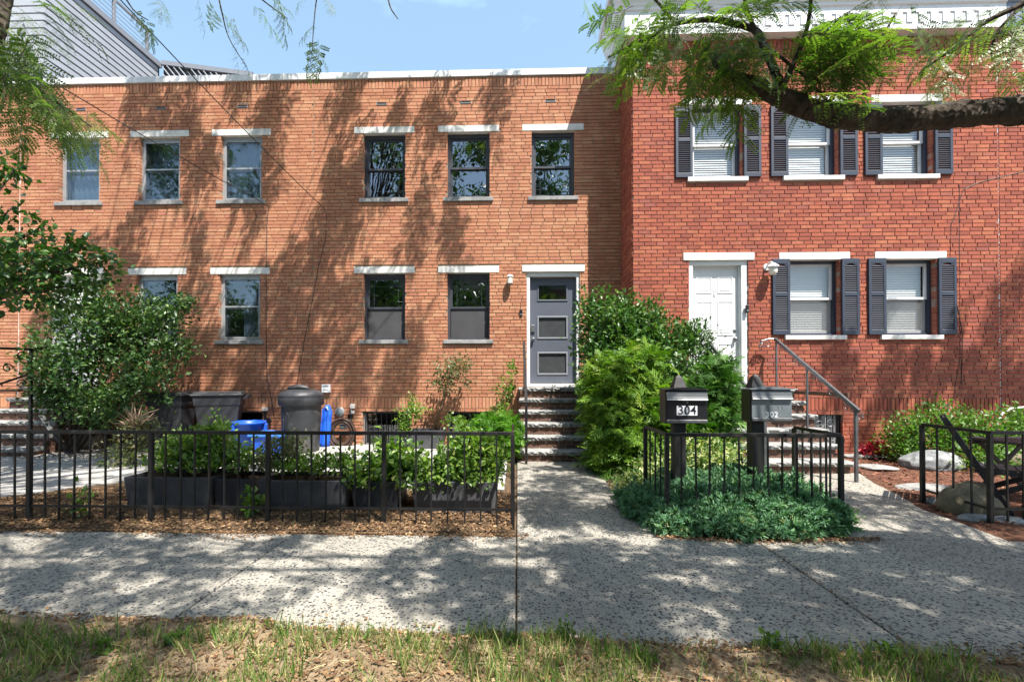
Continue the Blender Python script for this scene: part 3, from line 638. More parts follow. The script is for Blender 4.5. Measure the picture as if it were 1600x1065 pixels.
def cornice(house, x0, x1, mat, ret=True):
    pr = [(0, 7.16), (.17, 7.163), (.17, 7.56), (.195, 7.575), (.2, 7.62), (.215, 7.63), (.225, 7.66), (.26, 7.72), (.30, 7.82), (.335, 7.96), (.335, 7.985), (.39, 7.985), (.39, 8.13), (.36, 8.15), (0, 8.15)]
    m = MB(); n = len(pr)
    paths = [((x0-o, YM+.25) if ret else (x0, YR-o)) for o, z in pr], [((x0-o, YR-o) if ret else (x0+.01, YR-o)) for o, z in pr], [(x1, YR-o) for o, z in pr]
    vs = [(p[i][0], p[i][1], pr[i][1]) for p in paths for i in range(n)]
    fs = [(k*n+i, k*n+(i+1) % n, (k+1)*n+(i+1) % n, (k+1)*n+i) for k in range(2) for i in range(n)]+[tuple(range(n)), tuple(range(3*n-1, 2*n-1, -1))]
    c = m.add(vs, fs).build('cornice', M[mat], house)
    x = x0+.0; zt, zb, t = 7.455, 7.27, .022; y0, y1 = YR-.183, YR-.169
    m = MB(); m.box(0, .075, y0, y1, zt-t, zt); m.box(.075-t, .075, y0, y1, zb+t, zt-t); m.box(.075-t, .15, y0, y1, zb, zb+t)
    proto = m.build('fret', M[mat], c); base = proto.location.copy(); proto.location.x = base.x+x; x += .193
    while x < min(x1, 10.5)-.16:
        f = proto.copy(); COL.objects.link(f); f.parent = c; f.location.x = base.x+x; x += .193
cornice(hC, XC, XD-.01, 'white'); 
# white six panel door
y = YR+.10; m = MB(); m.box(x0, x0+.075, YR+.01, y+.06, 1.2, 3.285); m.box(x1-.105, x1, YR+.01, y+.06, 1.2, 3.285); m.box(x0, x1, YR+.01, y+.06, 3.285, 3.36); m.box(x1-.118, x1-.104, YR+.05, y+.02, 1.2, 3.285); m.build('door_frame', M['white'], hC, bevel=.005)
dC = MB().box(x0+.075, x1-.118, y, y+.045, 1.2, 3.285).build('door', M['white'], hC)
m = MB(); l0, l1 = x0+.075, x1-.118; wd = l1-l0
for a, b in ((.11, .44), (.56, .89)):
    for c, d in ((2.81, 3.1), (2.08, 2.68), (1.35, 1.94)):
        ring(m, l0+wd*a, l0+wd*b, c, d, .018, y-.008, y); m.box(l0+wd*a+.045, l0+wd*b-.045, y-.006, y, c+.045, d-.045)
m.build('door_moulding', M['white'], dC, bevel=.003)
m = MB(); m.lathe_y([(.012, -.065), (.03, -.06), (.033, -.045), (.02, -.025), (.03, -.012), (.03, 0)], (l1-.065, y, 2.02)); m.lathe_y([(.02, -.02), (.028, -.012), (.028, 0)], (l1-.065, y, 2.17)); m.build('handle', M['silver'], dC, True)
m = MB(); m.lathe_y([(.01, -.012), (.016, -.006), (.018, 0)], (l0+wd*.5, y, 2.86)); m.box(l0+wd*.5-.012, l0+wd*.5+.012, y-.012, y, 2.77, 2.83); m.build('knocker', M['white_old'], dC)
MB().box(DXC-.6, DXC+.6, YR-.03, YR+.07, 3.36, 3.49).build('door_lintel', M['limestone'], hC, bevel=.005)
MB().box(x0-.01, x1+.01, YR-.05, YR+.16, 1.172, 1.198).build('threshold', M['limestone'], hC, bevel=.008)
# house D
brick_wall(XD+.006, 13, -.15, 7.16, [], 'brick_red', 'mortar_red', hD, FR, SOLR, L=.206, C=.0665, seed=6); body(hD, XD, 13, YR, 7.9)
M['blue_cornice'] = painted('slate_blue_paint', (.16, .2, .27), .5, .1); cornice(hD, XD, 13, 'blue_cornice', False)
# rooftop addition with rainscreen siding behind house A
XF = -9.85
rt = thing('rooftop_addition', 'grey slatted rooftop storey with a rail, rising behind the white coping', 'rooftop storey', (XF, 9.5, 7.0))
top = lambda yy: 9.93 if yy < 12.15 else 9.93-(yy-12.15)*.45
MB().box(-15.5, XF-.03, 9.15, 12.2, 6.95, 9.9).build('wall', M['siding_gap'], rt)
m = MB(); z = 6.95
while z < 9.85: m.box(XF-.028, XF, 9.13, 12.12, z, min(z+.115, 9.88)); z += .155
m.build('side_siding', M['siding'], rt)
m = MB(); z = 6.95
while z < 9.85: m.box(-15.5, XF-.03, 9.125, 9.148, z, z+.125); z += .155
m.build('front_siding', M['siding'], rt)
m = MB(); m.box(XF-.05, XF+.05, 9.09, 12.2, 9.88, 10.02); m.box(-15.5, XF-.052, 9.09, 12.2, 9.905, 10.01); m.build('roof_trim', M['trim_grey'], rt)
# lower wing: wall facing the street with slanted seams
x0_, x1_ = XF+.06, XF+2.5; zz0, zz1 = 10.0, 9.62
MB().prism_y([(x0_, 6.95), (x1_, 6.95), (x1_, zz1), (x0_, zz0)], 12.24, 14.5).build('wing', M['siding_gap'], rt)
m = MB()
for k in range(38):
    xx = x0_-2.6+k*.15; pts = []
    p0 = Vector((xx, 0, zz0)); d = Vector((.62, 0, -.78)); q = [p0+d*t for t in np.linspace(0, 4.2, 60)]
    q = [c for c in q if x0_ < c.x < x1_-.02 and 7 < c.z < zz0-(c.x-x0_)*(zz0-zz1)/2.44-.02]
    if len(q) > 2: m.bar((q[0].x, 12.225, q[0].z), (q[-1].x, 12.225, q[-1].z), .122, .02)
m.build('wing_siding', M['siding'], rt)
m = MB(); m.bar((x0_-.02, 12.2, zz0+.04), (x1_+.1, 12.2, zz1+.04), .08, .12); m.build('wing_trim', M['trim_grey'], rt)
m = MB()
for yy in (10.75, 11.75): m.box(XF-.03, XF+.03, yy-.03, yy+.03, 10.02, 10.58)
m.box(XF-.03, XF+.03, 9.4, 11.78, 10.58, 10.63)
for k in range(4): m.box(XF-.006, XF+.006, 9.4, 11.75, 10.12+k*.11, 10.13+k*.11)
m.build('roof_rail', M['trim_grey'], rt)
# ------------------------------------------------------------------ stoops
def rough_slab(m, x0, x1, y0, y1, z0, z1, side=True):
    """stone tread: flat top, rock-faced front edge"""
    n = max(8, int((x1-x0)/.035)); vs = []; k = 4
    for i in range(n+1):
        x = x0+(x1-x0)*i/n
        prof = [(y1, z1), (y0+.012, z1), (y0+random.uniform(-.012, .006), z1-.012), (y0+random.uniform(-.022, .018), z1-(z1-z0)*.45), (y0+random.uniform(0, .03), z0), (y1, z0)]
        vs += [(x, p[0], p[1]) for p in prof]
    k = 6; fs = [(i*k+j, i*k+(j+1) % k, (i+1)*k+(j+1) % k, (i+1)*k+j) for i in range(n) for j in range(k)]+[tuple(range(k)), tuple(range(n*k+k-1, n*k-1, -1))]
    m.add(vs, fs)
def stoop(label, x0, x1, ywall, y0, run=.25, rise=.195, n=6, dz=0):
    t = thing('stoop', label, 'front steps', ((x0+x1)/2, y0-run*(n-1), 0), 'front stoops')
    for k in range(n):
        b = MB(); y = y0-run*k; z = 1.17-rise*k+dz; th = .068
        m = MB(); rough_slab(m, x0-.03, x1+.03, y, (ywall-.012 if k == 0 else y0-run*(k-1)+.06), z-th, z); m.build('tread', M['tread'], t)
        C = .0625; yb0 = y+.045; yb1 = ywall-.014 if k == 0 else y0-run*(k-1)+.044
        za = z-th-(rise-th); rows = 2
        for r in range(rows):
            c0 = za+(rise-th)*r/rows+.004; c1 = za+(rise-th)*(r+1)/rows-.006; xx = x0+(.1 if (r+k) % 2 else 0)-.1
            while xx < x1:
                p, q = max(xx, x0), min(xx+.2, x1)
                if q-p > .02: b.box(p, q-.01, yb0+random.uniform(-.003, .003), yb0+.1, c0, c1)
                xx += .21
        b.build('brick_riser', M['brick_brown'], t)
    c = MB(); poly = [(ywall-.016, -.1)]; zp = -.1
    for k in range(n-1, -1, -1):
        yk, zk = y0-run*k+.055, 1.17-rise*k+dz-.071; poly += [(yk, zp), (yk, zk)]; zp = zk
    poly.append((ywall-.016, zp)); c.prism_x(poly, x0+.012, x1-.012).build('core', M['mortar_red'], t)
    # cheek bricks on both sides
    C = .0677
    for sx in (x0, x1):
        b = MB(); r = 0; z = 0.0
        while z < 1.09+dz:
            fr = y0-run*(n-1)+.05
            for k in range(n):
                if z+C*.8 > 1.17-rise*k+dz-.068: break
                fr = y0-run*k+.05
            yy = fr-(.1 if r % 2 else 0)
            while yy < ywall-.03:
                p, q = max(yy, fr), min(yy+.203, ywall-.02)
                if q-p > .02: b.box(sx-.008 if sx == x0 else sx-.02, sx+.02 if sx == x0 else sx+.008, p, q, z, z+C-.01)
                yy += .2135
            z += C; r += 1
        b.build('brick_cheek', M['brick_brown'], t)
    return t
stoop('six stone steps up to the slate grey door', .06, 1.24, YM, 8.45)
stoop('six stone steps up to the white door with a rail on each side', 3.12, 4.6, YR, 7.65)
stoop('stone steps beside the holly, brick cheek wall facing the patio', -9.5, -8.03, YM, 8.45)
def handrail(label, parts, group='iron stair rails', mat='iron_grey'):
    t = thing('handrail', label, 'handrail', parts[0][1][-1], group)
    for name, pts, w_, h_ in parts:
        m = MB()
        for p, q in zip(pts, pts[1:]): m.bar(p, q, w_, h_)
        m.build(name, M[mat], t, bevel=.004)
    return t
t = handrail('single iron rail running up the steps to the slate grey door', [('top_rail', [(.125, 8.45, 2.0), (.14, 7.02, .95)], .045, .06), ('post', [(.14, 7.02, .95), (.14, 7.02, .0)], .04, .04), ('post', [(.13, 8.44, 1.97), (.13, 8.44, 1.15)], .03, .03)], mat='iron')
for lab, X, full in (('iron stair rail with scrolls beside the navy shuttered window', 4.31, True), ('iron stair rail half hidden by the shrub at the white door', 3.17, False)):
    pr = [('top_rail', [(X, 7.74, 2.0), (X, 5.88, .93)], .035, .05), ('post', [(X, 7.7, 2.0), (X, 7.7, 1.16)], .026, .026), ('post', [(X, 6.9, 1.51), (X, 6.9, .58)], .026, .026), ('post', [(X, 5.93, .95), (X, 5.93, 0)], .036, .036)]
    t = handrail(lab, pr)
    m = MB()
    if full: m.tube([(X, 7.74, 2.0), (X-.1, 7.76, 2.0), (X-.2, 7.77, 1.97), (X-.25, 7.77, 1.88), (X-.22, 7.77, 1.8)], .012, 6); scroll(m, (X-.1, 1.92), .06, 7.76, a0=1.5); scroll(m, (X-.19, 1.9), .05, 7.76, s=-1)
    for yy, zz in ((7.55, 1.82), (7.2, 1.6), (6.75, 1.36), (6.4, 1.15), (6.1, .97)):
        scroll(m, (yy, zz), .055, X, plane='y', s=1); scroll(m, (yy-.12, zz-.03), .045, X, plane='y', s=-1, a0=3)
    scroll(m, (5.85, .86), .06, X, plane='y', a0=1); m.build('scrollwork', M['iron_grey'], t)
X = -8.05
t = handrail('iron stair rail with scrolls next to the holly bush', [('post', [(X, 7.3, 1.84), (X, 7.3, .5)], .04, .04), ('top_rail', [(X, 7.3, 1.82), (X, 6.4, 1.80)], .03, .04), ('lower_rail', [(X, 7.3, 1.42), (X, 6.2, 1.02)], .025, .03), ('top_rail', [(X, 7.32, 1.83), (X, 8.5, 2.05)], .03, .04)], mat='iron')
m = MB()
for yy, zz in ((7.15, 1.7), (6.95, 1.5), (6.8, 1.22), (7.15, 1.25)): scroll(m, (yy, zz), .08, X, plane='y', rad=.009)
m.build('scrollwork', M['iron'], t)
# ------------------------------------------------------------------ ground
def sheet(name, poly, z, mat, kind='structure'):
    o = MB().add([(x, y, z) for x, y in poly], [tuple(range(len(poly)))]).build(name, M[mat]); return tag(o, kind=kind)
def grid(name, x0, x1, y0, y1, dx, zf, mat, keep=None):
    nx, ny = int((x1-x0)/dx)+1, int((y1-y0)/dx)+1
    X, Y = np.meshgrid(np.linspace(x0, x1, nx), np.linspace(y0, y1, ny)); Z = zf(X, Y)
    V = np.stack([X.ravel(), Y.ravel(), Z.ravel()], 1); i = np.arange(nx*ny).reshape(ny, nx)
    Q = np.stack([i[:-1, :-1].ravel(), i[:-1, 1:].ravel(), i[1:, 1:].ravel(), i[1:, :-1].ravel()], 1)
    if keep is not None: c = V[Q].mean(1); Q = Q[keep(c[:, 0], c[:, 1])]
    o = fastmesh(name, V, Q, rng.random(len(V)), M[mat], None); o.data.polygons.foreach_set('use_smooth', [True]*len(o.data.polygons)); return tag(o, kind='structure')
def wob(X, Y, s=1.0, ph=0): return (np.sin(X*3.1*s+ph)+np.sin(Y*4.3*s+1.7*X*s+ph*2)+.6*np.sin(X*7.7*s-Y*6.1*s+ph)+.4*np.sin(X*17*s+Y*13*s))/3
sheet('ground', [(-600, -600), (600, -600), (600, 600), (-600, 600)], -.16, 'soil_dry')
sheet('road', [(-300, -8.0), (300, -8.0), (300, .75), (-300, .75)], -.145, 'asphalt')
m = MB()
for k in range(-12, 12): m.box(k*3.0, k*3.0+2.992, .76, .91, -.2, .005)
tag(m.build('kerb', M['flagstone'], bevel=.012), kind='structure')
SWF = lambda x: 2.29-.055*np.clip(x, -3, 3)                      # street-side edge of the pavement
grid('tree_lawn', -16, 16, .91, 2.75, .05, lambda X, Y: .044+.022*wob(X, Y)+.02*wob(X, Y, 3, 2)-np.clip((Y-SWF(X)-.04*wob(X, Y, 2.5, 1))*1.1, -.02, .3), 'soil_dry')
# pavement: slabs with soil-filled joints
m = MB(); xs = [-13.42, -11.5, -9.58, -7.66, -5.75, -3.83, -1.9, -.005, 1.945, 3.9, 5.82, 7.74, 9.66, 11.6]
for a, b in zip(xs, xs[1:]):
    e = random.uniform(-.006, .006); m.add([(a+.005, 2.05, -.05), (b-.005, 2.05, -.05), (b-.005, 3.83, -.05), (a+.005, 3.83, -.05), (a+.005, 2.05, .022+e), (b-.005, 2.05, .022-e*.6), (b-.005, 3.83, .026+e), (a+.005, 3.83, .026)], MB.BF)
m.prism([(.0, 3.842), (1.32, 3.842), (1.22, 4.3), (1.1, 5.2), (1.22, 7.3), (.0, 7.3)][::1], -.05, .024)
m.prism([(2.75, 3.842), (4.0, 3.842), (4.06, 4.3), (4.1, 4.7), (4.42, 5.3), (4.75, 5.9), (4.75, 6.5), (2.9, 6.5), (2.9, 4.8)], -.05, .025)
PVM = m
tag(m.build('pavement', M['aggregate'], bevel=.008), kind='structure')
sheet('joint_soil', [(-13.4, 2.2), (11.6, 2.2), (11.6, 3.84), (-13.4, 3.84)], .006, 'soil')
# front gardens
grid('garden_soil', -14, -.002, 3.8, 8.85, .07, lambda X, Y: .012+.016*wob(X, Y)+.008*wob(X, Y, 4, 1)+.03*np.clip((Y-3.8)*3, 0, 1)-.045*np.clip((-.14-X)*-9, 0, 1), 'soil')
grid('island_soil', 1.0, 3.0, 3.8, 8.6, .07, lambda X, Y: .02+.02*wob(X, Y)-.05*np.clip((1.25-X)*5, 0, 1)*np.clip((Y-3.8), 0, 1), 'soil', keep=lambda X, Y: (X > 1.3-.0*Y) | (Y > 4.3))
grid('mulch_bed', 3.98, 13, 3.8, 8.0, .06, lambda X, Y: .03+.025*wob(X, Y)-.12*np.clip((4.08+.36*np.clip(Y-4.7, 0, 9)+.02-X)*5, 0, 1), 'soil_red')
pat = [gnd(u, v) for u, v in ((-60, 790), (60, 777), (150, 764), (245, 752))]
o = MB().prism([(-13, 8.74), (-13, 5.2)]+[(p.x, p.y) for p in pat]+[(-4.0, 5.25), (-.15, 5.25), (-.15, 8.74)][::1], -.05, .062).build('patio', M['pavers']); tag(o, kind='structure')
# ------------------------------------------------------------------ litter, chips and grass
def flakes(name, n, fx, mat, smin, smax, zf, label=None, tmpl=CHIP, tilt=.35):
    P = fx(n); k = len(P); P = np.column_stack([P, zf(P[:, 0], P[:, 1])+rng.random(k)*.012])
    d = np.column_stack([rng.normal(size=(k, 2)), rng.normal(size=k)*tilt*.6]); nn = np.column_stack([rng.normal(size=(k, 2))*tilt, np.ones(k)])
    sz = smin+(smax-smin)*rng.random(k)**2.2
    o = scatter(name, tmpl, P, d, nn, sz, M[mat], None, np.clip(rng.beta(1.6, 1.8, k), 0, 1)); return tag(o, kind='stuff')
def rect(x0, x1, y0, y1): return lambda n: np.column_stack([x0+(x1-x0)*rng.random(n), y0+(y1-y0)*rng.random(n)])
def clumped(f, s=1.3, ph=0.0, thr=0.0, soft=.5):
    def g(n):
        P = f(n); k = wob(P[:, 0], P[:, 1], s, ph)+.6*wob(P[:, 0], P[:, 1], s*2.7, ph+2)
        return P[rng.random(len(P)) < np.clip((k-thr)/soft+.5, .05, 1)]
    return g
zl = lambda X, Y: .048+.022*wob(X, Y)+.02*wob(X, Y, 3, 2)-np.clip((Y-SWF(X)-.04*wob(X, Y, 2.5, 1))*1.1, -.02, .3)
zl2 = lambda X, Y: np.maximum(zl(X, Y), .026)
def edgefall(x0, x1): # litter that spills from the tree lawn onto the pavement
    return lambda n: (lambda x: np.column_stack([x, SWF(x)-.05+np.abs(rng.normal(size=n))*(.035+.05*np.abs(np.sin(x*1.9)*np.sin(x*4.3)))]))(x0+(x1-x0)*rng.random(n))
flakes('dry_litter', 26000, rect(-4.5, 4.5, 1.5, 2.34), 'litter', .006, .024, zl2)
flakes('dry_litter', 4800, edgefall(-4.2, 4.5), 'litter', .006, .026, zl2)
flakes('dry_litter', 34000, rect(-6.2, -.04, 3.83, 5.25), 'litter', .008, .03, lambda X, Y: np.full(len(X), .045)-.02*(Y < 3.86))
flakes('dry_litter', 3800, lambda n: (lambda x: np.column_stack([x, 3.86-np.abs(rng.normal(size=n))*(.06+.05*np.sin(x*2.3)*np.sin(x*5.1+1))]))(-6.2+6.3*rng.random(n)), 'litter', .006, .026, lambda X, Y: np.full(len(X), .028))
flakes('dry_litter', 2400, lambda n: (lambda x: np.column_stack([x, 3.74+.06*((x-2.05)/.8)**2-np.abs(rng.normal(size=n))*.05+.06]))(1.15+1.85*rng.random(n)), 'litter', .006, .024, lambda X, Y: np.full(len(X), .03))
flakes('dry_litter', 2500, rect(-9.8, -4.3, 7.0, 8.6), 'litter', .015, .05, lambda X, Y: np.full(len(X), .066))
flakes('dry_litter', 500, rect(-4, 4.4, 2.4, 7.1), 'litter', .006, .022, lambda X, Y: np.full(len(X), .028))
flakes('red_mulch_chips', 12000, lambda n: (lambda P: P[P[:, 0] > 4.1+.36*np.clip(P[:, 1]-4.7, 0, 9)])(rect(4.05, 9.5, 3.85, 7.8)(n)), 'redmulch', .012, .045, lambda X, Y: .035+.025*wob(X, Y))
flakes('dry_litter', 260, lambda n: np.column_stack([1.945+rng.normal(size=n)*.018, 2.3+1.5*rng.random(n)]), 'litter', .005, .018, lambda X, Y: np.full(len(X), .027))
flakes('dry_litter', 120, lambda n: np.column_stack([-.005+rng.normal(size=n)*.012, 2.35+1.5*rng.random(n)]), 'litter', .004, .012, lambda X, Y: np.full(len(X), .027))
m = []
def grass(n, f, hmin, hmax, zf, name='grass'):
    P = f(n); k = len(P); tz = zf(P[:, 0], P[:, 1]); P = np.column_stack([P, tz-.004])
    lean = .35; d = np.column_stack([rng.normal(size=(k, 2))*lean, np.ones(k)]); nn = np.column_stack([rng.normal(size=(k, 2)), np.zeros(k)])
    o = scatter(name, BLADE, P, d, nn, hmin+(hmax-hmin)*rng.random(k)**1.7, M['grass'], None, vr=.05); return tag(o, kind='stuff')
grass(34000, clumped(rect(-4.2, 2.1, 1.4, 2.3), 1.5, .7, -.05, .4), .02, .11, zl)
grass(1400, clumped(rect(-3.2, 1.9, 2.08, 2.28), 2.3, 3, .25, .2), .04, .14, zl)
flakes('dead_grass', 4500, rect(-4.4, 2.4, 1.5, 2.32), 'straw', .02, .075, zl2, tmpl=STRAW, tilt=.2)
grass(500, clumped(rect(-6, -.1, 3.84, 4.1), 2.2, 1, .45, .3), .02, .07, lambda X, Y: np.full(len(X), .03))
def weed(x, y, h, label, group='broadleaf weeds', n=26, size=.05, mat='planty', tm=LEAFW, z=.02):
    t = thing('weed', label, 'weed', (x, y, z), group)
    lo_ = [(x, y, z+h*.55, h*.42, h*.42, h*.5)]
    leafy('foliage', lo_, n, 3, tm, size, M[mat], t, spread=.012, shell=.7, zmin=z+.01)
    stems(t, (x, y, z-.01), [(x+random.uniform(-.3, .3)*h, y+random.uniform(-.3, .3)*h, z+h*.9) for _ in range(4)], .003, 'locust_twig', n=4); return t
p = gnd(396, 812); weed(p.x, p.y, .24, 'bright green weed in front of the planters at the fence foot', n=30, size=.07)
p = gnd(122, 815); weed(p.x, p.y, .36, 'thin tall weed by the patio end of the fence', n=20, size=.05)
for i, (u, v, h, lab) in enumerate(((275, 1022, .09, 'broad leaved weed in the dry soil below the cracked pavement joint'), (1010, 1058, .09, 'single round leaf weed at the very front of the grass strip'), (1205, 1028, .08, 'grey green weed beside the bare mulch end of the grass strip'), (880, 1012, .09, 'seedling weed at the pavement edge below the path to the slate door'), (160, 1040, .1, 'small weed in the shaded litter by the broken pavement corner'), (1390, 1042, .06, 'low weed in the bare wood chips near the long pavement joint'), (805, 1024, .07, 'low rosette weed where two pavement slabs meet the grass'))):
    p = gnd(u, v); weed(p.x, p.y, h, lab, n=15, size=.034, z=.03)
# broken stones at the corner of the strip
def rock_obj(name, label, cat, c, size, mat, seed, group=None, flat=1.0, rot=0):
    R = np.random.default_rng(seed); import bmesh
    bm = bmesh.new(); bmesh.ops.create_icosphere(bm, subdivisions=4, radius=1); k = R.normal(size=(7, 3))*1.6; ph = R.random(7)*6; pl = nrm(R.normal(size=(9, 3))); pd = .72+.25*R.random(9)
    for v in bm.verts:
        q = np.array(v.co); n = sum(np.sin(k[j]@q+ph[j]) for j in range(7))/7
        for a, b in zip(pl, pd):
            e = a@q-b
            if e > 0: q = q-a*e*.85
        q = q*(1+.16*n+.02*R.normal()); c_, s_ = math.cos(rot), math.sin(rot); q = q*np.array(size); v.co = (c_*q[0]-s_*q[1], s_*q[0]+c_*q[1], q[2])
    me = bpy.data.meshes.new(name); bm.to_mesh(me); bm.free(); o = bpy.data.objects.new(name, me); COL.objects.link(o); me.materials.append(M[mat]); o.location = c
    me.polygons.foreach_set('use_smooth', [True]*len(me.polygons)); a = me.attributes.new('rnd', 'FLOAT', 'POINT'); return tag(o, label, cat, group)
p = gnd(170, 1050); rock_obj('paving_fragment', 'broken grey paving fragment sunk in the shaded litter', 'stone', (p.x, p.y, -.02), (.2, .12, .05), 'rock_grey', 3)
p = gnd(60, 1015); rock_obj('paving_fragment', 'dark paving fragment half buried beside the pavement edge', 'stone', (p.x-.1, p.y, -.02), (.35, .12, .055), 'rock_grey', 5)
p = gnd(1464, 738); rock_obj('boulder', 'pale grey boulder in front of the low shrub on red mulch', 'boulder', (p.x, p.y+.12, .10), (.40, .24, .2), 'rock_grey', 8, rot=-.15)
p = gnd(1545, 812); rock_obj('boulder', 'big brown boulder under the folding chair behind the fence corner', 'boulder', (p.x, p.y+.14, .09), (.32, .2, .25), 'rock_brown', 12)
p = gnd(1600, 745); rock_obj('boulder', 'tan boulder behind the folding chair legs', 'boulder', (p.x, p.y, .09), (.32, .25, .24), 'rock_brown', 22)
for i, (u, v, s_, lab) in enumerate(((1372, 735, (.27, .2, .035), 'flat stepping stone in red mulch nearest the iron stair post'), (1450, 768, (.36, .17, .05), 'flat stepping stone in red mulch below the grey boulder'), (1345, 716, (.3, .2, .035), 'flat stepping stone tight against the wall grille'), (1398, 716, (.42, .2, .04), 'long pale flagstone beside the red coleus'))):
    p = gnd(u, v); rock_obj('stepping_stone', lab, 'stepping stone', (p.x, p.y, .045), s_, 'flagstone', 30+i, 'stepping stones in the red mulch')
for i, (u, v, s_, lab) in enumerate(((1490, 795, .15, 'angular edging stone just inside the fence end post'), (1528, 817, .17, 'flat edging stone between fence post and brown boulder'), (1580, 822, .16, 'edging stone under the fence rail past the corner post'), (1460, 790, .1, 'small edging stone at the foot of the fence end post'))):
    p = gnd(u, v); rock_obj('edging_stone', lab, 'stone', (p.x, p.y, .035), (s_, s_*.6, .06), 'rock_grey', 40+i, 'edging stones under the fence')
p = gnd(148, 705); rock_obj('boulder', 'round tan stone by the trunk of the holly', 'stone', (p.x, p.y, .14), (.2, .17, .16), 'rock_brown', 51)
# ------------------------------------------------------------------ iron fences
def fence(label, runs, z0=.0, bottom=True, posts=True, group='black iron garden fences', rail_z=.85):
    """runs: list of (p, q, baluster count between, post at start, post at end)"""
    t = thing('iron_fence', label, 'fence', (runs[0][0][0], runs[0][0][1], 0), group)
    for (p, q, nb, ps, pe, low) in runs:
        p, q = Vector((*p, 0)), Vector((*q, 0)); d = q-p
        MB().bar(p+Vector((0, 0, rail_z)), q+Vector((0, 0, rail_z)), .02, .033).build('top_rail', M['iron'], t, bevel=.003)
        if low: MB().bar(p+Vector((0, 0, .17)), q+Vector((0, 0, .17)), .014, .022).build('bottom_rail', M['iron'], t)
        for k, on in ((0, ps), (1, pe)):
            if on: c = p+d*k; MB().box(c.x-.018, c.x+.018, c.y-.018, c.y+.018, -.05, rail_z-.005).build('post', M['iron'], t, bevel=.003)
        for k in range(1, nb+1):
            c = p+d*k/(nb+1); lean = random.uniform(-.008, .008); MB().bar((c.x+lean, c.y, .025), (c.x, c.y, rail_z-.01), .013).build('baluster', M['iron'], t)
    return t
YF = 4.085
px_ = [gnd(u, 825, .0).x if False else wx(u, 750, YF) for u in (-140, 46, 236, 419, 600, 801)]
runs = [((a, YF), (b, YF), 7, True, i == 4, True) for i, (a, b) in enumerate(zip(px_, px_[1:]))]
runs.append(((px_[-1], YF), (px_[-1]+.0, 4.78), 0, False, False, False))
fence('long black iron fence in front of the grey planters', runs)
xa, xb, xc = wx(1042, 750, 4.05), wx(1314, 750, 4.05), wx(1547, 750, 4.24)
fence('black iron fence around both mailboxes and the juniper', [((xa, 4.72), (xa, 4.05), 3, True, True, False), ((xa, 4.05), (xb, 4.05), 11, False, True, False), ((xb, 4.05), (xb-.02, 4.68), 4, False, True, False), ((xb-.48, 4.04), (xb, 4.04), 0, False, False, False)])
fence('black iron fence in front of the folding chair and boulders', [((xc+.03, 4.96), (xc, 4.24), 3, True, True, True), ((xc, 4.24), (xc+1.6, 4.24), 10, False, True, True)], rail_z=.855)
p = at(1281, 808, 4.03); m = MB(); m.box(p.x-.035, p.x+.035, p.y-.004, p.y, p.z-.022, p.z+.022); o = thing('fence_tag', 'tiny purple tag with pale strokes tied low on the mailbox fence', 'tag', (p.x, p.y, p.z)); m.build('plate', M['purple'], o)
m = MB()
for dx, hh in ((-.018, .026), (-.004, .03), (.006, .03), (.02, .024)): m.box(p.x+dx-.0035, p.x+dx+.0035, p.y-.007, p.y-.0045, p.z-hh/2, p.z+hh/2)
m.box(p.x+.006, p.x+.02, p.y-.007, p.y-.0045, p.z-.014, p.z-.009); m.build('marks', M['plate'], o)
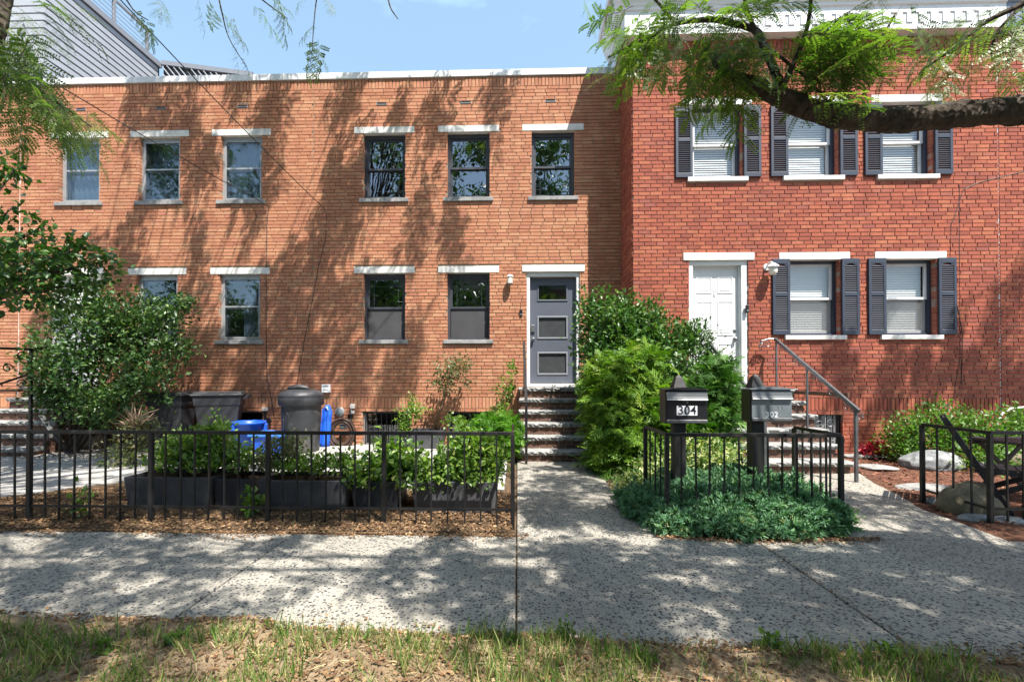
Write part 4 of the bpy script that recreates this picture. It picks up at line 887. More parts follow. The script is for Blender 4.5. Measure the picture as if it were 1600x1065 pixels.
# ------------------------------------------------------------------ mailboxes
def text(name, body, size, loc, mat, parent, bold=.0, ext=.0012, spacing=1.0):
    c = bpy.data.curves.new(name, 'FONT'); c.body = body; c.size = size; c.align_x = 'CENTER'; c.align_y = 'CENTER'; c.extrude = ext; c.offset = bold; c.space_character = spacing
    t_ = bpy.data.objects.new('lettering', c); COL.objects.link(t_); bpy.context.view_layer.update(); me = bpy.data.meshes.new_from_object(t_.evaluated_get(bpy.context.evaluated_depsgraph_get())); bpy.data.objects.remove(t_); bpy.data.curves.remove(c); me.materials.clear(); me.materials.append(M[mat]); o = bpy.data.objects.new(name, me); COL.objects.link(o); o.parent = parent; o.location = Vector(loc)-parent.location; o.rotation_euler = (math.pi/2, 0, 0); return o
def mailbox(label, u0, u1, v0, v1, Y, post_u, face, trim, num):
    a, b = at(u0, v0, Y), at(u1, v1, Y); x0, x1, z1, z0 = a.x, b.x, a.z, b.z; h = z1-z0; dp = .19; xp = wx(post_u, 700, Y+.1)
    t = thing('mailbox', label, 'mailbox', (xp, Y+.1, 0), 'post mounted mailboxes')
    m = MB(); m.prism_x([(Y+.006, z0), (Y+.006, z1-.012), (Y+.03, z1+.006), (Y+.12, z1+.012), (Y+dp, z1), (Y+dp, z0)], x0, x1); m.build('body', M['box_black'], t, bevel=.006)
    n = 12; m = MB(); tops = [(x0-.012+(x1-x0+.024)*k/n, z1+.012+.02*math.sin(math.pi*k/n)) for k in range(n+1)]
    m.prism_y(tops+[(x1+.012, z1+.004), (x0-.012, z1+.004)], Y-.02, Y+dp+.015); m.build('lid', M['box_black' if num == '304' else 'silver_dull'], t)
    m = MB(); zs_ = [z1-.01, z1-h*.18, z1-h*.255, z1-h*.285]; ys_ = [Y-.006, Y-.013, Y-.02, Y-.03]
    m.prism_x([(ys_[0], zs_[0]), (ys_[1], zs_[1]), (ys_[2], zs_[2]), (ys_[3], zs_[3]), (ys_[3]+.006, zs_[3]), (Y+.004, zs_[2]), (Y+.004, zs_[0])], x0+.008, x1-.006); m.build('slot_flap', M[trim], t)
    MB().box(x0+.008, x1-.006, Y-.004, Y+.005, z0+h*.135, z1-h*.29).build('front_panel', M[face], t, bevel=.003)
    MB().box(x0+.008, x1-.006, Y-.016, Y+.005, z0+.006, z0+h*.13).build('lower_trim', M[trim], t, bevel=.006)
    m = MB(); cx = (x0+x1)/2+.0; m.lathe_y([(.006, -.012), (.012, -.009), (.012, -.004)], (cx, Y, z1-h*.36), 12); m.build('lock', M['silver'], t)
    m = MB(); m.box(xp-.056, xp+.056, Y+.045, Y+.155, -.1, z1+.05); m.build('post', M['post_black'], t, bevel=.004)
    m = MB(); c = (xp, Y+.1); zt = z1+.022; k = .066; m.add([(c[0]-k, c[1]-k, zt), (c[0]+k, c[1]-k, zt), (c[0]+k, c[1]+k, zt), (c[0]-k, c[1]+k, zt), (c[0]-.05, c[1]-.05, zt+.045), (c[0]+.05, c[1]-.05, zt+.045), (c[0]+.05, c[1]+.05, zt+.045), (c[0]-.05, c[1]+.05, zt+.045), (c[0]-.03, c[1]-.03, zt+.105), (c[0]+.03, c[1]-.03, zt+.105), (c[0]+.03, c[1]+.03, zt+.105), (c[0]-.03, c[1]+.03, zt+.105), (c[0], c[1], zt+.135)], [(0, 1, 5, 4), (1, 2, 6, 5), (2, 3, 7, 6), (3, 0, 4, 7), (4, 5, 9, 8), (5, 6, 10, 9), (6, 7, 11, 10), (7, 4, 8, 11), (8, 9, 12), (9, 10, 12), (10, 11, 12), (11, 8, 12), (0, 3, 2, 1)]); m.build('post_cap', M['post_black'], t)
    if num == '304':
        zc = z0+h*.40; m = MB(); MB().box(cx-.098+.0, cx+.098, Y-.009, Y-.0045, zc-.046, zc+.046).build('number_plate', M['plate'], t)
        text('numerals', '304', .118, (cx, Y-.0095, zc), 'numeral', t, .0012, spacing=1.02)
    else:
        text('numerals', '302', .072, (cx+.0, Y-.0055, z0+h*.225), 'plate', t, .001, spacing=1.15)
        m = MB()
        for dx, dz, ln, an in ((-.06, .012, .05, .9), (-.04, .02, .055, .9), (-.035, -.005, .05, .95), (.06, .02, .03, 2.1), (.1, .015, .04, 2.0)):
            q = Vector((cx+dx, Y-.005, z0+h*.40+dz)); e = Vector((math.cos(an), 0, math.sin(an)))*ln/2; m.bar(q-e, q+e, .002)
        m.build('scratch', M['silver'], t)
    return t
mailbox('black enamel mailbox with white plate reading 304', 1040, 1106, 610, 662, 4.45, 1060, 'box_black', 'silver', '304')
mailbox('grey steel mailbox numbered 302 with scratched front', 1173, 1238, 609, 659, 4.45, 1180, 'silver_dull', 'silver', '302')
# ------------------------------------------------------------------ props
def at_thing(name, label, cat, x, y, z=0, group=None): return thing(name, label, cat, (x, y, z), group)
def place(root, rz):
    """turn a finished thing on its spot"""
    root.rotation_euler = (0, 0, rz); return root
# wall lamps
p = at(797, 437, YM); t = at_thing('wall_lamp', 'small lantern wall lamp with clear glass beside the slate grey door', 'wall lamp', p.x, YM-.01, p.z, 'outdoor wall lamps')
m = MB(); m.box(p.x-.045, p.x+.045, YM-.03, YM-.008, p.z-.06, p.z+.075); m.box(p.x-.02, p.x+.02, YM-.1, YM-.03, p.z+.04, p.z+.06); m.build('back_plate', M['white_old'], t, bevel=.006)
m = MB(); m.lathe([(.02, .075), (.05, .06), (.062, .04), (.06, .03)], (p.x, YM-.11, p.z), 12); m.build('cap', M['white_old'], t)
m = MB(); m.lathe([(.052, .03), (.052, -.09), (.04, -.1)], (p.x, YM-.11, p.z), 8); m.build('glass', M['globe'], t)
m = MB()
for k in range(4): a = k*math.pi/2+.78; m.box(p.x+.054*math.cos(a)-.005, p.x+.054*math.cos(a)+.005, YM-.11+.054*math.sin(a)-.005, YM-.11+.054*math.sin(a)+.005, p.z-.1, p.z+.035)
m.lathe([(.03, -.125), (.055, -.105), (.055, -.095)], (p.x, YM-.11, p.z), 12); m.build('cage', M['silver'], t)
p = at(1208, 420, YR-.16); t = at_thing('wall_lamp', 'white jelly jar wall lamp with frosted globe by the navy shutter', 'wall lamp', p.x, YR-.01, p.z, 'outdoor wall lamps')
m = MB(); m.lathe_y([(.05, -.025), (.06, -.01), (.06, 0)], (p.x-.03, YR-.01, p.z+.06), 20); m.tube([(p.x-.03, YR-.03, p.z+.08), (p.x-.03, YR-.09, p.z+.12), (p.x-.01, YR-.14, p.z+.12), (p.x, YR-.16, p.z+.09)], .014, 8); m.build('back_plate', M['white_old'], t)
m = MB(); m.lathe([(.015, .1), (.03, .095), (.06, .07), (.09, .045), (.095, .035), (.075, .03), (.075, .015), (.06, .012)], (p.x, YR-.16, p.z), 20); m.build('cap', M['white'], t)
m = MB(); m.lathe([(.062, .015), (.068, -.03), (.06, -.07), (.045, -.095), (.02, -.1)], (p.x, YR-.16, p.z), 20); m.build('globe', M['globe'], t, True)
p = at(164, 437, YM); t = at_thing('wall_lamp', 'grey lantern wall lamp half behind the broadleaf tree', 'wall lamp', p.x, YM-.01, p.z, 'outdoor wall lamps')
m = MB(); m.box(p.x-.05, p.x+.05, YM-.03, YM-.008, p.z-.08, p.z+.09); m.build('back_plate', M['silver'], t); m = MB(); m.lathe([(.03, .1), (.07, .06), (.06, .05), (.055, -.09), (.04, -.1)], (p.x, YM-.12, p.z), 8); m.build('glass', M['globe'], t)
def doorbell(u, v, Y, lab, pr=.03):
    p = at(u, v, Y); t = at_thing('doorbell', lab, 'doorbell', p.x, Y-.01, p.z, 'video doorbells')
    MB().box(p.x-.026, p.x+.026, Y-.01-pr, Y-.01, p.z-.07, p.z+.07).build('housing', M['box_black'], t, bevel=.01)
    m = MB(); m.lathe_y([(.008, -.003), (.015, -.002), (.015, 0)], (p.x, Y-.012-pr, p.z-.03), 14); m.build('button', M['silver_dull'], t)
doorbell(814, 489, YM, 'slim black doorbell on orange brick beside the slate grey door'); doorbell(1166, 483, YR-.0, 'black video doorbell on the white door frame', .04)
# wall fittings between the bins and the basement window
p = at(511, 607, YM); t = at_thing('junction_box', 'square white meter box on brick above the blue plastic panel', 'meter box', p.x, YM-.01, p.z, 'small wall fittings')
MB().box(p.x-.08, p.x+.08, YM-.075, YM-.009, p.z-.075, p.z+.085).build('box', M['white'], t, bevel=.008); m = MB(); m.box(p.x-.06, p.x+.06, YM-.079, YM-.0755, p.z+.045, p.z+.06); m.box(p.x-.05, p.x+.05, YM-.078, YM-.0755, p.z-.03, p.z-.02); m.build('slot', M['silver_dull'], t)
p = at(532, 643, YM); t = at_thing('vent_cap', 'round grey vent cap low on the brick wall', 'vent', p.x, YM-.01, p.z, 'small wall fittings')
m = MB(); m.lathe_y([(.07, -.05), (.088, -.045), (.092, -.02), (.092, 0)], (p.x, YM-.01, p.z), 24); m.build('rim', M['terra'], t, bevel=.003); m = MB(); m.lathe_y([(.01, -.065), (.055, -.056), (.068, -.0515)], (p.x, YM-.01, p.z), 20); m.build('louver', M['silver_dull'], t)
p = at(552, 640, YM); t = at_thing('gas_fitting', 'two small grey utility boxes with a black tap below them on brick', 'gas fitting', p.x, YM-.01, p.z, 'small wall fittings')
for dx, dz, s_, mt in ((0, .07, .042, 'limestone'), (.005, -.04, .03, 'limestone'), (-.045, -.12, .04, 'box_black')): MB().box(p.x+dx-s_, p.x+dx+s_, YM-.07, YM-.009, p.z+dz-s_, p.z+dz+s_).build('housing', M[mt], t, bevel=.01)
m = MB(); m.tube([(p.x-.02, YM-.045, p.z+.03), (p.x-.045, YM-.045, p.z-.22)], .012, 8); m.build('pipe', M['terra'], t)
p = at(416, 639, YM); t = at_thing('gas_fitting', 'pale box and black valve on brick above the blue bucket', 'gas fitting', p.x, YM-.01, p.z, 'small wall fittings')
MB().box(p.x-.05, p.x+.05, YM-.08, YM-.009, p.z-.03, p.z+.035).build('housing', M['limestone'], t, bevel=.008); m = MB(); m.tube([(p.x, YM-.05, p.z-.03), (p.x+.02, YM-.05, p.z-.2), (p.x+.12, YM-.05, p.z-.22)], .02, 8); m.lathe_y([(.05, -.03), (.06, -.01), (.05, 0)], (p.x+.09, YM-.06, p.z-.22), 12); m.build('valve', M['box_black'], t)
# cables
def cable(label, pts, r=.007, group='black service cables'):
    o = MB().tube(pts, r, 6).build('service_cable', M['cable']); return tag(o, label, 'cable', group)
def sag(p, q, s, n=14): return [Vector(p).lerp(Vector(q), k/n)+Vector((0, 0, -s*4*(k/n)*(1-k/n))) for k in range(n+1)]
b = at(508, 327, YM-.02); a = at(160, -30, 4.8)
wallp = lambda *uv: [at(u, v, YM-.016) for u, v in uv]
cable('thin black cable slanting from the sky to the middle of the wall and down it', sag(a, b, .05)+wallp((510, 340), (509, 372), (497, 420), (488, 470), (474, 540), (464, 600), (462, 640)))
b = at(412, 317, YM-.03); a = at(20, 90, 5.2)
cable('thin black cable slanting past the curtained windows and down to the valve', sag(a, b, .04)+wallp((420, 322), (417, 350), (416, 430), (416, 520), (417, 590), (425, 628), (428, 650)))
wq = lambda *uv: [at(u, v, YR-.016) for u, v in uv]
cable('black wire looping over red brick by the caulked seam', wq((1640, 258), (1600, 268), (1530, 285), (1505, 296), (1498, 318), (1486, 352), (1484, 420), (1504, 520), (1502, 600)), .006)
cable('black wire running straight down red brick beside the last shutter', wq((1499, 290), (1499, 400), (1500, 560), (1489, 625), (1462, 645)), .005)
# cables overhead in the street, their shadows lie on the pavement
for y_, z_, lab in ((.15, 7.2, 'overhead street cable whose shadow crosses the pavement beside the litter'), (-.05, 7.15, 'overhead street cable whose shadow crosses the middle of the pavement')):
    tag(MB().tube(sag((-12, y_-.2, z_+.1), (4, y_+.1, z_), .25), .028, 6).build('overhead_cable', M['cable']), lab, 'cable', 'overhead street cables')
p = at(1590, 640, 7.2); m = MB(); m.tube([(p.x-.28, 7.25, .25), (p.x-.26, 7.25, .62), (p.x-.18, 7.25, .80), (p.x-.05, 7.24, .88), (p.x+.15, 7.22, .90), (p.x+.3, 7.2, .84)], .017, 8); pass
tag(m.build('garden_hoop', M['limestone'], smooth=True), 'bent white pipe hoop rising from the shrub by the seam', 'pipe')
# wheeled bins
def wheeled_bin(label, x, y, rz, lid_tilt=0):
    t = at_thing('wheeled_bin', label, 'wheeled bin', x, y, .062, 'black wheeled bins'); z0 = .062
    w1, d1, w0, d0, h = .29, .36, .22, .25, .96; b = MB()
    zs_ = [0.0, .28, .30, .62, .64, h]; f = lambda z: z/h
    pr = []
    for z in (.02, .5, .78, .80, h):
        k = z/h; ww, dd = w0+(w1-w0)*k, d0+(d1-d0)*k
        if z > .79: ww += .015; dd += .015
        pr.append([(x-ww, y-dd, z0+z), (x+ww, y-dd, z0+z), (x+ww, y+dd, z0+z), (x-ww, y+dd, z0+z)])
    vs = [v for q in pr for v in q]; n = len(pr); b.add(vs, [(i*4+j, i*4+(j+1) % 4, i*4+4+(j+1) % 4, i*4+4+j) for i in range(n-1) for j in range(4)]+[(3, 2, 1, 0), (n*4-4, n*4-3, n*4-2, n*4-1)]); b.build('body', M['bin'], t, bevel=.015)
    m = MB(); m.box(x-.33, x+.33, y-.41, y+.40, z0+h, z0+h+.045); m.box(x-.29, x+.29, y-.37, y+.36, z0+h+.045, z0+h+.075, taper=1.06); m.build('lid', M['bin'], t, bevel=.018)
    m = MB(); m.box(x-.09, x+.09, y-.285-.03, y-.27, z0+.3, z0+.33); m.box(x-.13, x-.095, y-.30, y-.265, z0+.1, z0+.52); m.box(x+.095, x+.13, y-.30, y-.265, z0+.1, z0+.52); m.box(x-.09, x+.09, y-.29, y-.27, z0+.44, z0+.52); m.build('lift_bar', M['bin2'], t, bevel=.006)
    m = MB(); m.tube([(x-.22, y+.40, z0+.9), (x-.22, y+.47, z0+.97), (x+.22, y+.47, z0+.97), (x+.22, y+.40, z0+.9)], .016, 8); m.build('handle', M['bin'], t)
    for s in (-1, 1):
        m = MB(); k = len(m.v); n = 20; m.add([(x+s*.24+dx, y+.28+.125*math.cos(2*math.pi*j/n), z0+.125+.125*math.sin(2*math.pi*j/n)) for dx in (-.03, .03) for j in range(n)], [tuple(range(n)), tuple(range(2*n-1, n-1, -1))]+[(j, n+j, n+(j+1) % n, (j+1) % n) for j in range(n)]); m.build('wheel', M['bin2'], t, bevel=.01)
    for c in t.children: c.data.transform(Matrix.Rotation(rz, 4, 'Z'))
    return t
p = at(276, 620, 8.05); wheeled_bin('black wheeled bin with a flat lid beside the holly trunk', p.x-.06, 8.12, .12)
p = at(338, 620, 8.1); wheeled_bin('black wheeled bin turned sideways behind the bushy green planter', p.x+.02, 8.18, -1.15)
# ribbed round can
p = at(470, 710, 7.85); x, y = wx(470, 680, 7.9), 7.92; z0 = .063; t = at_thing('dustbin', 'tall round grey dustbin with a domed black lid', 'dustbin', x, y, z0)
m = MB(); m.lathe([(.29, 0), (.3, .03), (.335, .9), (.335, .92)], (x, y, z0), 40); m.build('body', M['bin2'], t, True)
m = MB(); m.lathe([(.345, .80), (.375, .82), (.38, .93), (.37, .955), (.375, .965), (.372, .985), (.33, 1.04), (.24, 1.075), (.16, 1.085), (.0001, 1.085)], (x, y, z0), 40); m.build('lid', M['bin'], t, True)
m = MB(); m.tube([(x-.22, y-.06, z0+1.055), (x-.17, y-.08, z0+1.11), (x, y-.09, z0+1.13), (x+.13, y-.08, z0+1.11), (x+.17, y-.06, z0+1.06)], [.03, .04, .045, .04, .03], 8); m.build('handle', M['bin'], t, True)
m = MB(); pts = []
for k in range(13):
    a = math.pi*k/12; ang = -math.pi/2-.42+.22*math.cos(a); zz = z0+.58+.13*math.sin(a); rr = .29+.045*(zz-z0)/.9; pts.append((x+rr*math.cos(ang)*1.005, y+rr*math.sin(ang)*1.005, zz))
pts = [(x+.303*math.cos(-math.pi/2-.2), y+.303*math.sin(-math.pi/2-.2), z0+.12)]+pts+[(x+.303*math.cos(-math.pi/2-.64), y+.303*math.sin(-math.pi/2-.64), z0+.12)]
m.tube(pts, .011, 6); m.build('arch_rib', M['bin2'], t)
# blue bucket, blue tote, blue panel
x, y = wx(389, 670, 8.0), 8.0; t = at_thing('bucket', 'round bright blue bucket with side handles next to the wheeled bins', 'bucket', x, y, .062)
m = MB(); m.lathe([(.2, 0), (.25, .46), (.275, .465), (.28, .51), (.265, .515), (.255, .49), (.235, .47), (.19, .02)], (x, y, .062), 36); m.build('body', M['blue'], t, True)
for s in (-.7, 1.9):
    a = -math.pi/2+s; c = Vector((x+.27*math.cos(a), y+.27*math.sin(a), .062+.40)); m = MB(); m.obox(c, (.06, .12, .14), Matrix.Rotation(a, 3, 'Z')); m.build('handle', M['blue'], t, bevel=.015)
x, y = wx(424, 690, 7.7), 7.72; t = at_thing('storage_tub', 'low blue plastic tub with a paler flared rim in front of the bucket', 'tub', x, y, .062)
def tub(x, y, z0, wx_, wy_, h, tp, th=.015):
    m = MB(); o = [[(x-a, y-b, z), (x+a, y-b, z), (x+a, y+b, z), (x-a, y+b, z)] for a, b, z in ((wx_*tp, wy_*tp, z0), (wx_, wy_, z0+h), (wx_-th, wy_-th, z0+h), (wx_*tp-th, wy_*tp-th, z0+.02))]
    vs = [v for q in o for v in q]; m.add(vs, [(i*4+j, i*4+(j+1) % 4, i*4+4+(j+1) % 4, i*4+4+j) for i in range(3) for j in range(4)]+[(3, 2, 1, 0), (12, 13, 14, 15)]); return m
tub(x, y, .062, .26, .22, .33, .8).build('body', M['blue'], t, bevel=.02); m = MB(); ring_ = [(-.29, -.25, .29, -.215), (-.29, .215, .29, .25), (-.29, -.215, -.255, .215), (.255, -.215, .29, .215)]
for a, b, c, d in ring_: m.box(x+a, x+c, y+b, y+d, .062+.3+.0, .062+.36)
m.build('rim', M['blue_lt'], t, bevel=.01)
x, y = wx(503, 670, 8.35), 8.4; t = at_thing('plastic_panel', 'upright curved blue plastic panel leaning behind the round dustbin', 'plastic panel', x, y, .062)
m = MB(); n = 10
for s in (0, 1):
    pass
vs = []; rows = 12
for i in range(rows+1):
    zz = .062+.77*i/rows; hw = .10 if i < rows-1 else .10-.03*(i-rows+2)
    for j in range(n+1):
        q = -1+2*j/n; vs.append((x+hw*q, y+.15*i/rows+.07*q*q-.01, zz))
m.add(vs, [(i*(n+1)+j, i*(n+1)+j+1, (i+1)*(n+1)+j+1, (i+1)*(n+1)+j) for i in range(rows) for j in range(n)]); o = m.build('panel', M['blue'], t, True); o.modifiers.new('solid', 'SOLIDIFY').thickness = .012
m = MB(); m.tube([(x-.06, y-.005, .12), (x-.05, y+.1, .75), (x, y+.11, .8), (x+.05, y+.1, .75), (x+.06, y-.005, .12)], .012, 6); m.build('rib', M['blue'], t)
# hose coil on a hanger
x, y = wx(535, 680, 8.6), 8.6; t = at_thing('garden_hose', 'brown garden hose coiled over a hanger against the wall', 'garden hose', x, y, .062)
m = MB()
for k in range(9):
    r = .16+.013*k; pts = [(x+r*math.cos(a)*(1.0), y-.02-.012*(k % 4), .062+.24+(r+.05)*math.sin(a)*.9) for a in np.linspace(0, 2*math.pi, 22)]; m.tube(pts, .012, 6)
m.build('hose', M['hose'], t, True); m = MB(); m.box(x-.06, x+.06, y+.02, y+.1, .36, .46); m.box(x-.04, x+.04, y-.05, y+.02, .4, .43); m.build('hanger', M['silver_dull'], t, bevel=.01)
# shovel in a bucket by the left steps
p = gnd(102, 706); x, y = p.x, p.y+.3; t = at_thing('bucket', 'dark bucket holding soil at the foot of the holly', 'bucket', x, y, .0, None)
m = MB(); m.lathe([(.16, .05), (.22, .33), (.235, .34), (.2, .32), (.19, .28), (.0001, .28)], (x, y, 0), 24); m.build('body', M['planter_dk'], t)
m = MB(); m.tube([(x-.16, y, .33), (x-.14, y-.02, .5), (x, y-.03, .57), (x+.14, y-.02, .5), (x+.16, y, .33)], .007, 6); m.build('handle', M['silver'], t)
a, b = at(64, 648, 7.3), at(92, 690, 7.1); t = at_thing('shovel', 'grey shovel leaning blade up against the brick cheek of the steps', 'shovel', b.x, b.y, .02)
m = MB(); m.bar(a, a.lerp(b, .6), .07, .015); m.build('blade', M['silver'], t, bevel=.005); m = MB(); m.tube([a.lerp(b, .55), b, (b.x+.15, b.y+.05, .06)], .014, 8); m.build('shaft', M['post_black'], t)
# planters
def planter(label, u0, u1, v0, v1, Y, dp, mat, tp=.93, th=.02, group='slate grey square planters'):
    a, b = at(u0, v0, Y), at(u1, v0, Y); x0, x1, z1 = a.x, b.x, a.z; x, y = (x0+x1)/2, Y+dp/2; z0 = .03
    t = at_thing('planter', label, 'planter', x, y, z0, group); o = tub(x, y, z0, (x1-x0)/2, dp/2, z1-z0, tp, .022).build('box', M[mat], t, bevel=.006)
    MB().box(x-(x1-x0)/2+.03, x+(x1-x0)/2-.03, y-dp/2+.03, y+dp/2-.03, z1-.07, z1-.045).build('soil', M['soil'], t)
    return (x, y, z1, (x1-x0)/2, dp/2)
PL = [planter('wide slate planter at the patio end of the row, its broad face bare', 193, 328, 745, 808, 4.5, .48, 'planter'),
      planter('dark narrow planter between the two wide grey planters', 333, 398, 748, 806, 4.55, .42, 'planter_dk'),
      planter('long planter with its sunlit face split by a dark diagonal shadow', 404, 541, 750, 811, 4.42, .46, 'planter'),
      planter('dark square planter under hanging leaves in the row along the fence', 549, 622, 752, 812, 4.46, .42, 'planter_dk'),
      planter('planter at the path end of the row beside the fence corner post', 643, 777, 752, 815, 4.40, .46, 'planter')]
PB = planter('long grey trough planter against the wall under the rose bushes', 613, 692, 672, 706, 8.2, .4, 'planter', group=None)
x, y = wx(783, 700, 7.25), 7.35; t = at_thing('plant_pot', 'round grey pot beside the lowest stone step', 'plant pot', x, y, .062)
m = MB(); m.lathe([(.14, 0), (.2, .34), (.22, .35), (.22, .4), (.195, .4), (.18, .33), (.0001, .33)], (x, y, .062), 28); m.build('body', M['planter'], t, True); POT = (x, y)
# folding chair and table by the fence corner
ct = at(1474, 652, 4.75); t = at_thing('folding_chair', 'black slatted folding garden chair behind the fence corner', 'folding chair', ct.x, ct.y, 0)
zt = ct.z; wd_ = .46; seatz = zt-.50
def cbar(m, y, p, q, w=.02, h=.05): m.bar((p[0], y, p[1]), (q[0], y, q[1]), w, h)
def cb(m, y, p, q, h=.05, w=.022):
    P_, Q_ = Vector((p[0], y, p[1])), Vector((q[0], y, q[1])); dd = (Q_-P_); an = math.atan2(dd.z, dd.x); m.obox((P_+Q_)/2, (dd.length, w, h), Matrix.Rotation(-an, 3, 'Y'))
parts = []
for y_ in (0, wd_):
    m = MB(); cb(m, y_, (0, zt), (.46, .05)); parts.append(('back_leg', m))
    m = MB(); cb(m, y_+(.026 if y_ == 0 else -.026), (.02, .05), (.74, seatz-.01)); parts.append(('front_leg', m))
m = MB()
for k in range(8): xx = .27+.068*k; m.box(xx-.029, xx+.029, .03, wd_-.03, seatz+.008, seatz+.028)
parts.append(('seat', m))
m = MB()
for y_ in (.04, wd_-.04): m.box(.22, .78, y_-.012, y_+.012, seatz-.03, seatz+.007)
parts.append(('seat_rail', m))
m = MB(); u_ = Vector((.46, 0, .05-zt)).normalized(); Rb = Matrix.Rotation(-math.atan2(u_.z, u_.x), 3, 'Y')
for k in range(7): m.obox(Vector((0, wd_/2, zt))+u_*(.03+.062*k), (.05, wd_-.024, .014), Rb)
parts.append(('backrest', m))
for nm, m in parts:
    o = m.build(nm, M['chair'], None, bevel=.003); o.parent = t
t.rotation_euler = (0, 0, -math.radians(41))
p = at(1575, 690, 5.0); t = at_thing('garden_table', 'black slatted garden table beside the folding chair', 'table', p.x+.35, 5.1, .1)
m = MB()
for k in range(8): m.box(p.x+.088*k, p.x+.088*k+.08, 4.8, 5.45, p.z-.022, p.z)
m.build('tabletop', M['chair'], t, bevel=.003); m = MB(); m.box(p.x+.02, p.x+.66, 4.83, 4.86, p.z-.075, p.z-.024); m.box(p.x+.02, p.x+.66, 5.39, 5.42, p.z-.075, p.z-.024); m.build('apron', M['chair'], t)
for y_ in (4.87, 5.38):
    for s in (0, 1): MB().bar((p.x+(.08 if s else .6), y_+.02*s, .06), (p.x+(.6 if s else .08), y_+.02*s, p.z-.05), .02, .04).build('leg', M['chair'], t)
# ------------------------------------------------------------------ shrubs and garden plants
def shrub(name, label, cat, lobes, tips, per, tmpl, size, mat, base=None, tops=None, sr=.018, group=None, parent_only=False, smat='bark', **kw):
    L0 = lobes[0]; base = base or (L0[0], L0[1], .02); t = thing(name, label, cat, base, group)
    leafy('foliage', lobes, tips, per, tmpl, size, M[mat], t, **kw)
    tops = tops or [(l[0], l[1], l[2]+l[5]*.3) for l in lobes]
    stems(t, base, tops, sr, smat); return t
def L(u, v, Y, ru, rv, ry):
    """a lobe of a shrub centred on a sight line at depth Y"""
    p = at(u, v, Y); k = Y/F; return (p.x, Y, p.z, ru*k, ry, rv*k)
# holly by the left steps
ho = [L(165, 520, 7.75, 95, 62, .55), L(110, 575, 7.5, 75, 55, .5), L(215, 510, 7.8, 75, 52, .5), L(100, 610, 7.65, 52, 32, .3), L(160, 635, 7.4, 65, 34, .4), L(225, 590, 7.6, 55, 45, .45), L(130, 480, 7.8, 55, 40, .45), L(280, 480, 7.9, 26, 18, .25), L(272, 545, 7.85, 26, 14, .25), L(80, 625, 7.7, 34, 16, .2), L(72, 560, 7.75, 24, 35, .25)]
hb = gnd(178, 702); hb = (hb.x, 7.55, .02)
shrub('holly_bush', 'large glossy dark holly bush hiding the white door and curtained window', 'bush', ho, 1450, 9, LEAF, .082, 'holly', hb, None, .03, spread=.075, shell=.42, lump=.62, vr=.05)
# broadleaf tree whose boughs reach in
bt = thing('broadleaf_tree', 'broad leaved tree reaching in beside the holly, leaf sprays against brick', 'tree', (-7.6, 5.4, 0))
bl = [L(20, 400, 5.6, 95, 42, .7), L(95, 415, 5.5, 75, 38, .5), L(40, 455, 5.4, 75, 24, .5), L(120, 385, 5.7, 34, 16, .3), L(-70, 425, 5.6, 110, 50, .8), L(165, 405, 5.7, 24, 9, .2), L(55, 350, 5.6, 36, 10, .25), L(10, 322, 5.5, 24, 9, .2), L(12, 265, 5.4, 24, 14, .2), L(150, 440, 5.7, 38, 12, .2), L(-190, 400, 5.4, 110, 70, 1.0)]
leafy('foliage', bl, 520, 8, LEAFW, .085, M['broad'], bt, spread=.08, shell=.45, lump=.45, up=-.25, out=.9, flat=.45)
m = MB(); m.tube([(-7.6, 5.4, -.1), (-7.5, 5.45, 1.4), (-7.3, 5.5, 2.6), (-7.0, 5.55, 3.9)], [.13, .1, .08, .04], 10, rough=.06); m.build('trunk', M['bark'], bt, True)
m = MB()
for q in bl: m.tube([(-7.4, 5.45, 2.0), Vector((-7.4, 5.45, 2.0)).lerp(Vector(q[:3]), .55)+Vector((0, 0, .12)), (q[0]+q[3]*.5, q[1], q[2])], [.03, .02, .007], 6)
m.build('branch', M['bark'], bt, True)
# big laurel between the doors
lb = [L(955, 505, 7.7, 55, 50, .5), L(990, 560, 7.5, 70, 55, .55), L(940, 560, 7.6, 38, 55, .4), L(1010, 500, 7.7, 34, 28, .35), L(1045, 535, 7.45, 45, 32, .3), L(1085, 530, 7.55, 36, 28, .16), L(1105, 560, 7.6, 22, 22, .12), L(1060, 590, 7.0, 55, 32, .4), L(950, 470, 7.7, 36, 18, .3), L(1045, 490, 7.6, 22, 26, .2)]
shrub('laurel_bush', 'tall glossy leaved laurel bush filling the corner between both doors', 'bush', lb[:5]+[L(930, 620, 7.5, 26, 45, .35)], 1250, 9, LEAF, .085, 'laurel', (1.75, 7.5, .02), None, .025, spread=.07, shell=.38, lump=.35, vr=.05)
shrub('twiggy_bush', 'open fine leaved bush in front of the white door', 'bush', lb[5:8]+lb[10:], 560, 8, LEAF, .062, 'holly', (2.55, 6.8, .02), None, .02, spread=.06, shell=.6, lump=.4, vr=.05)
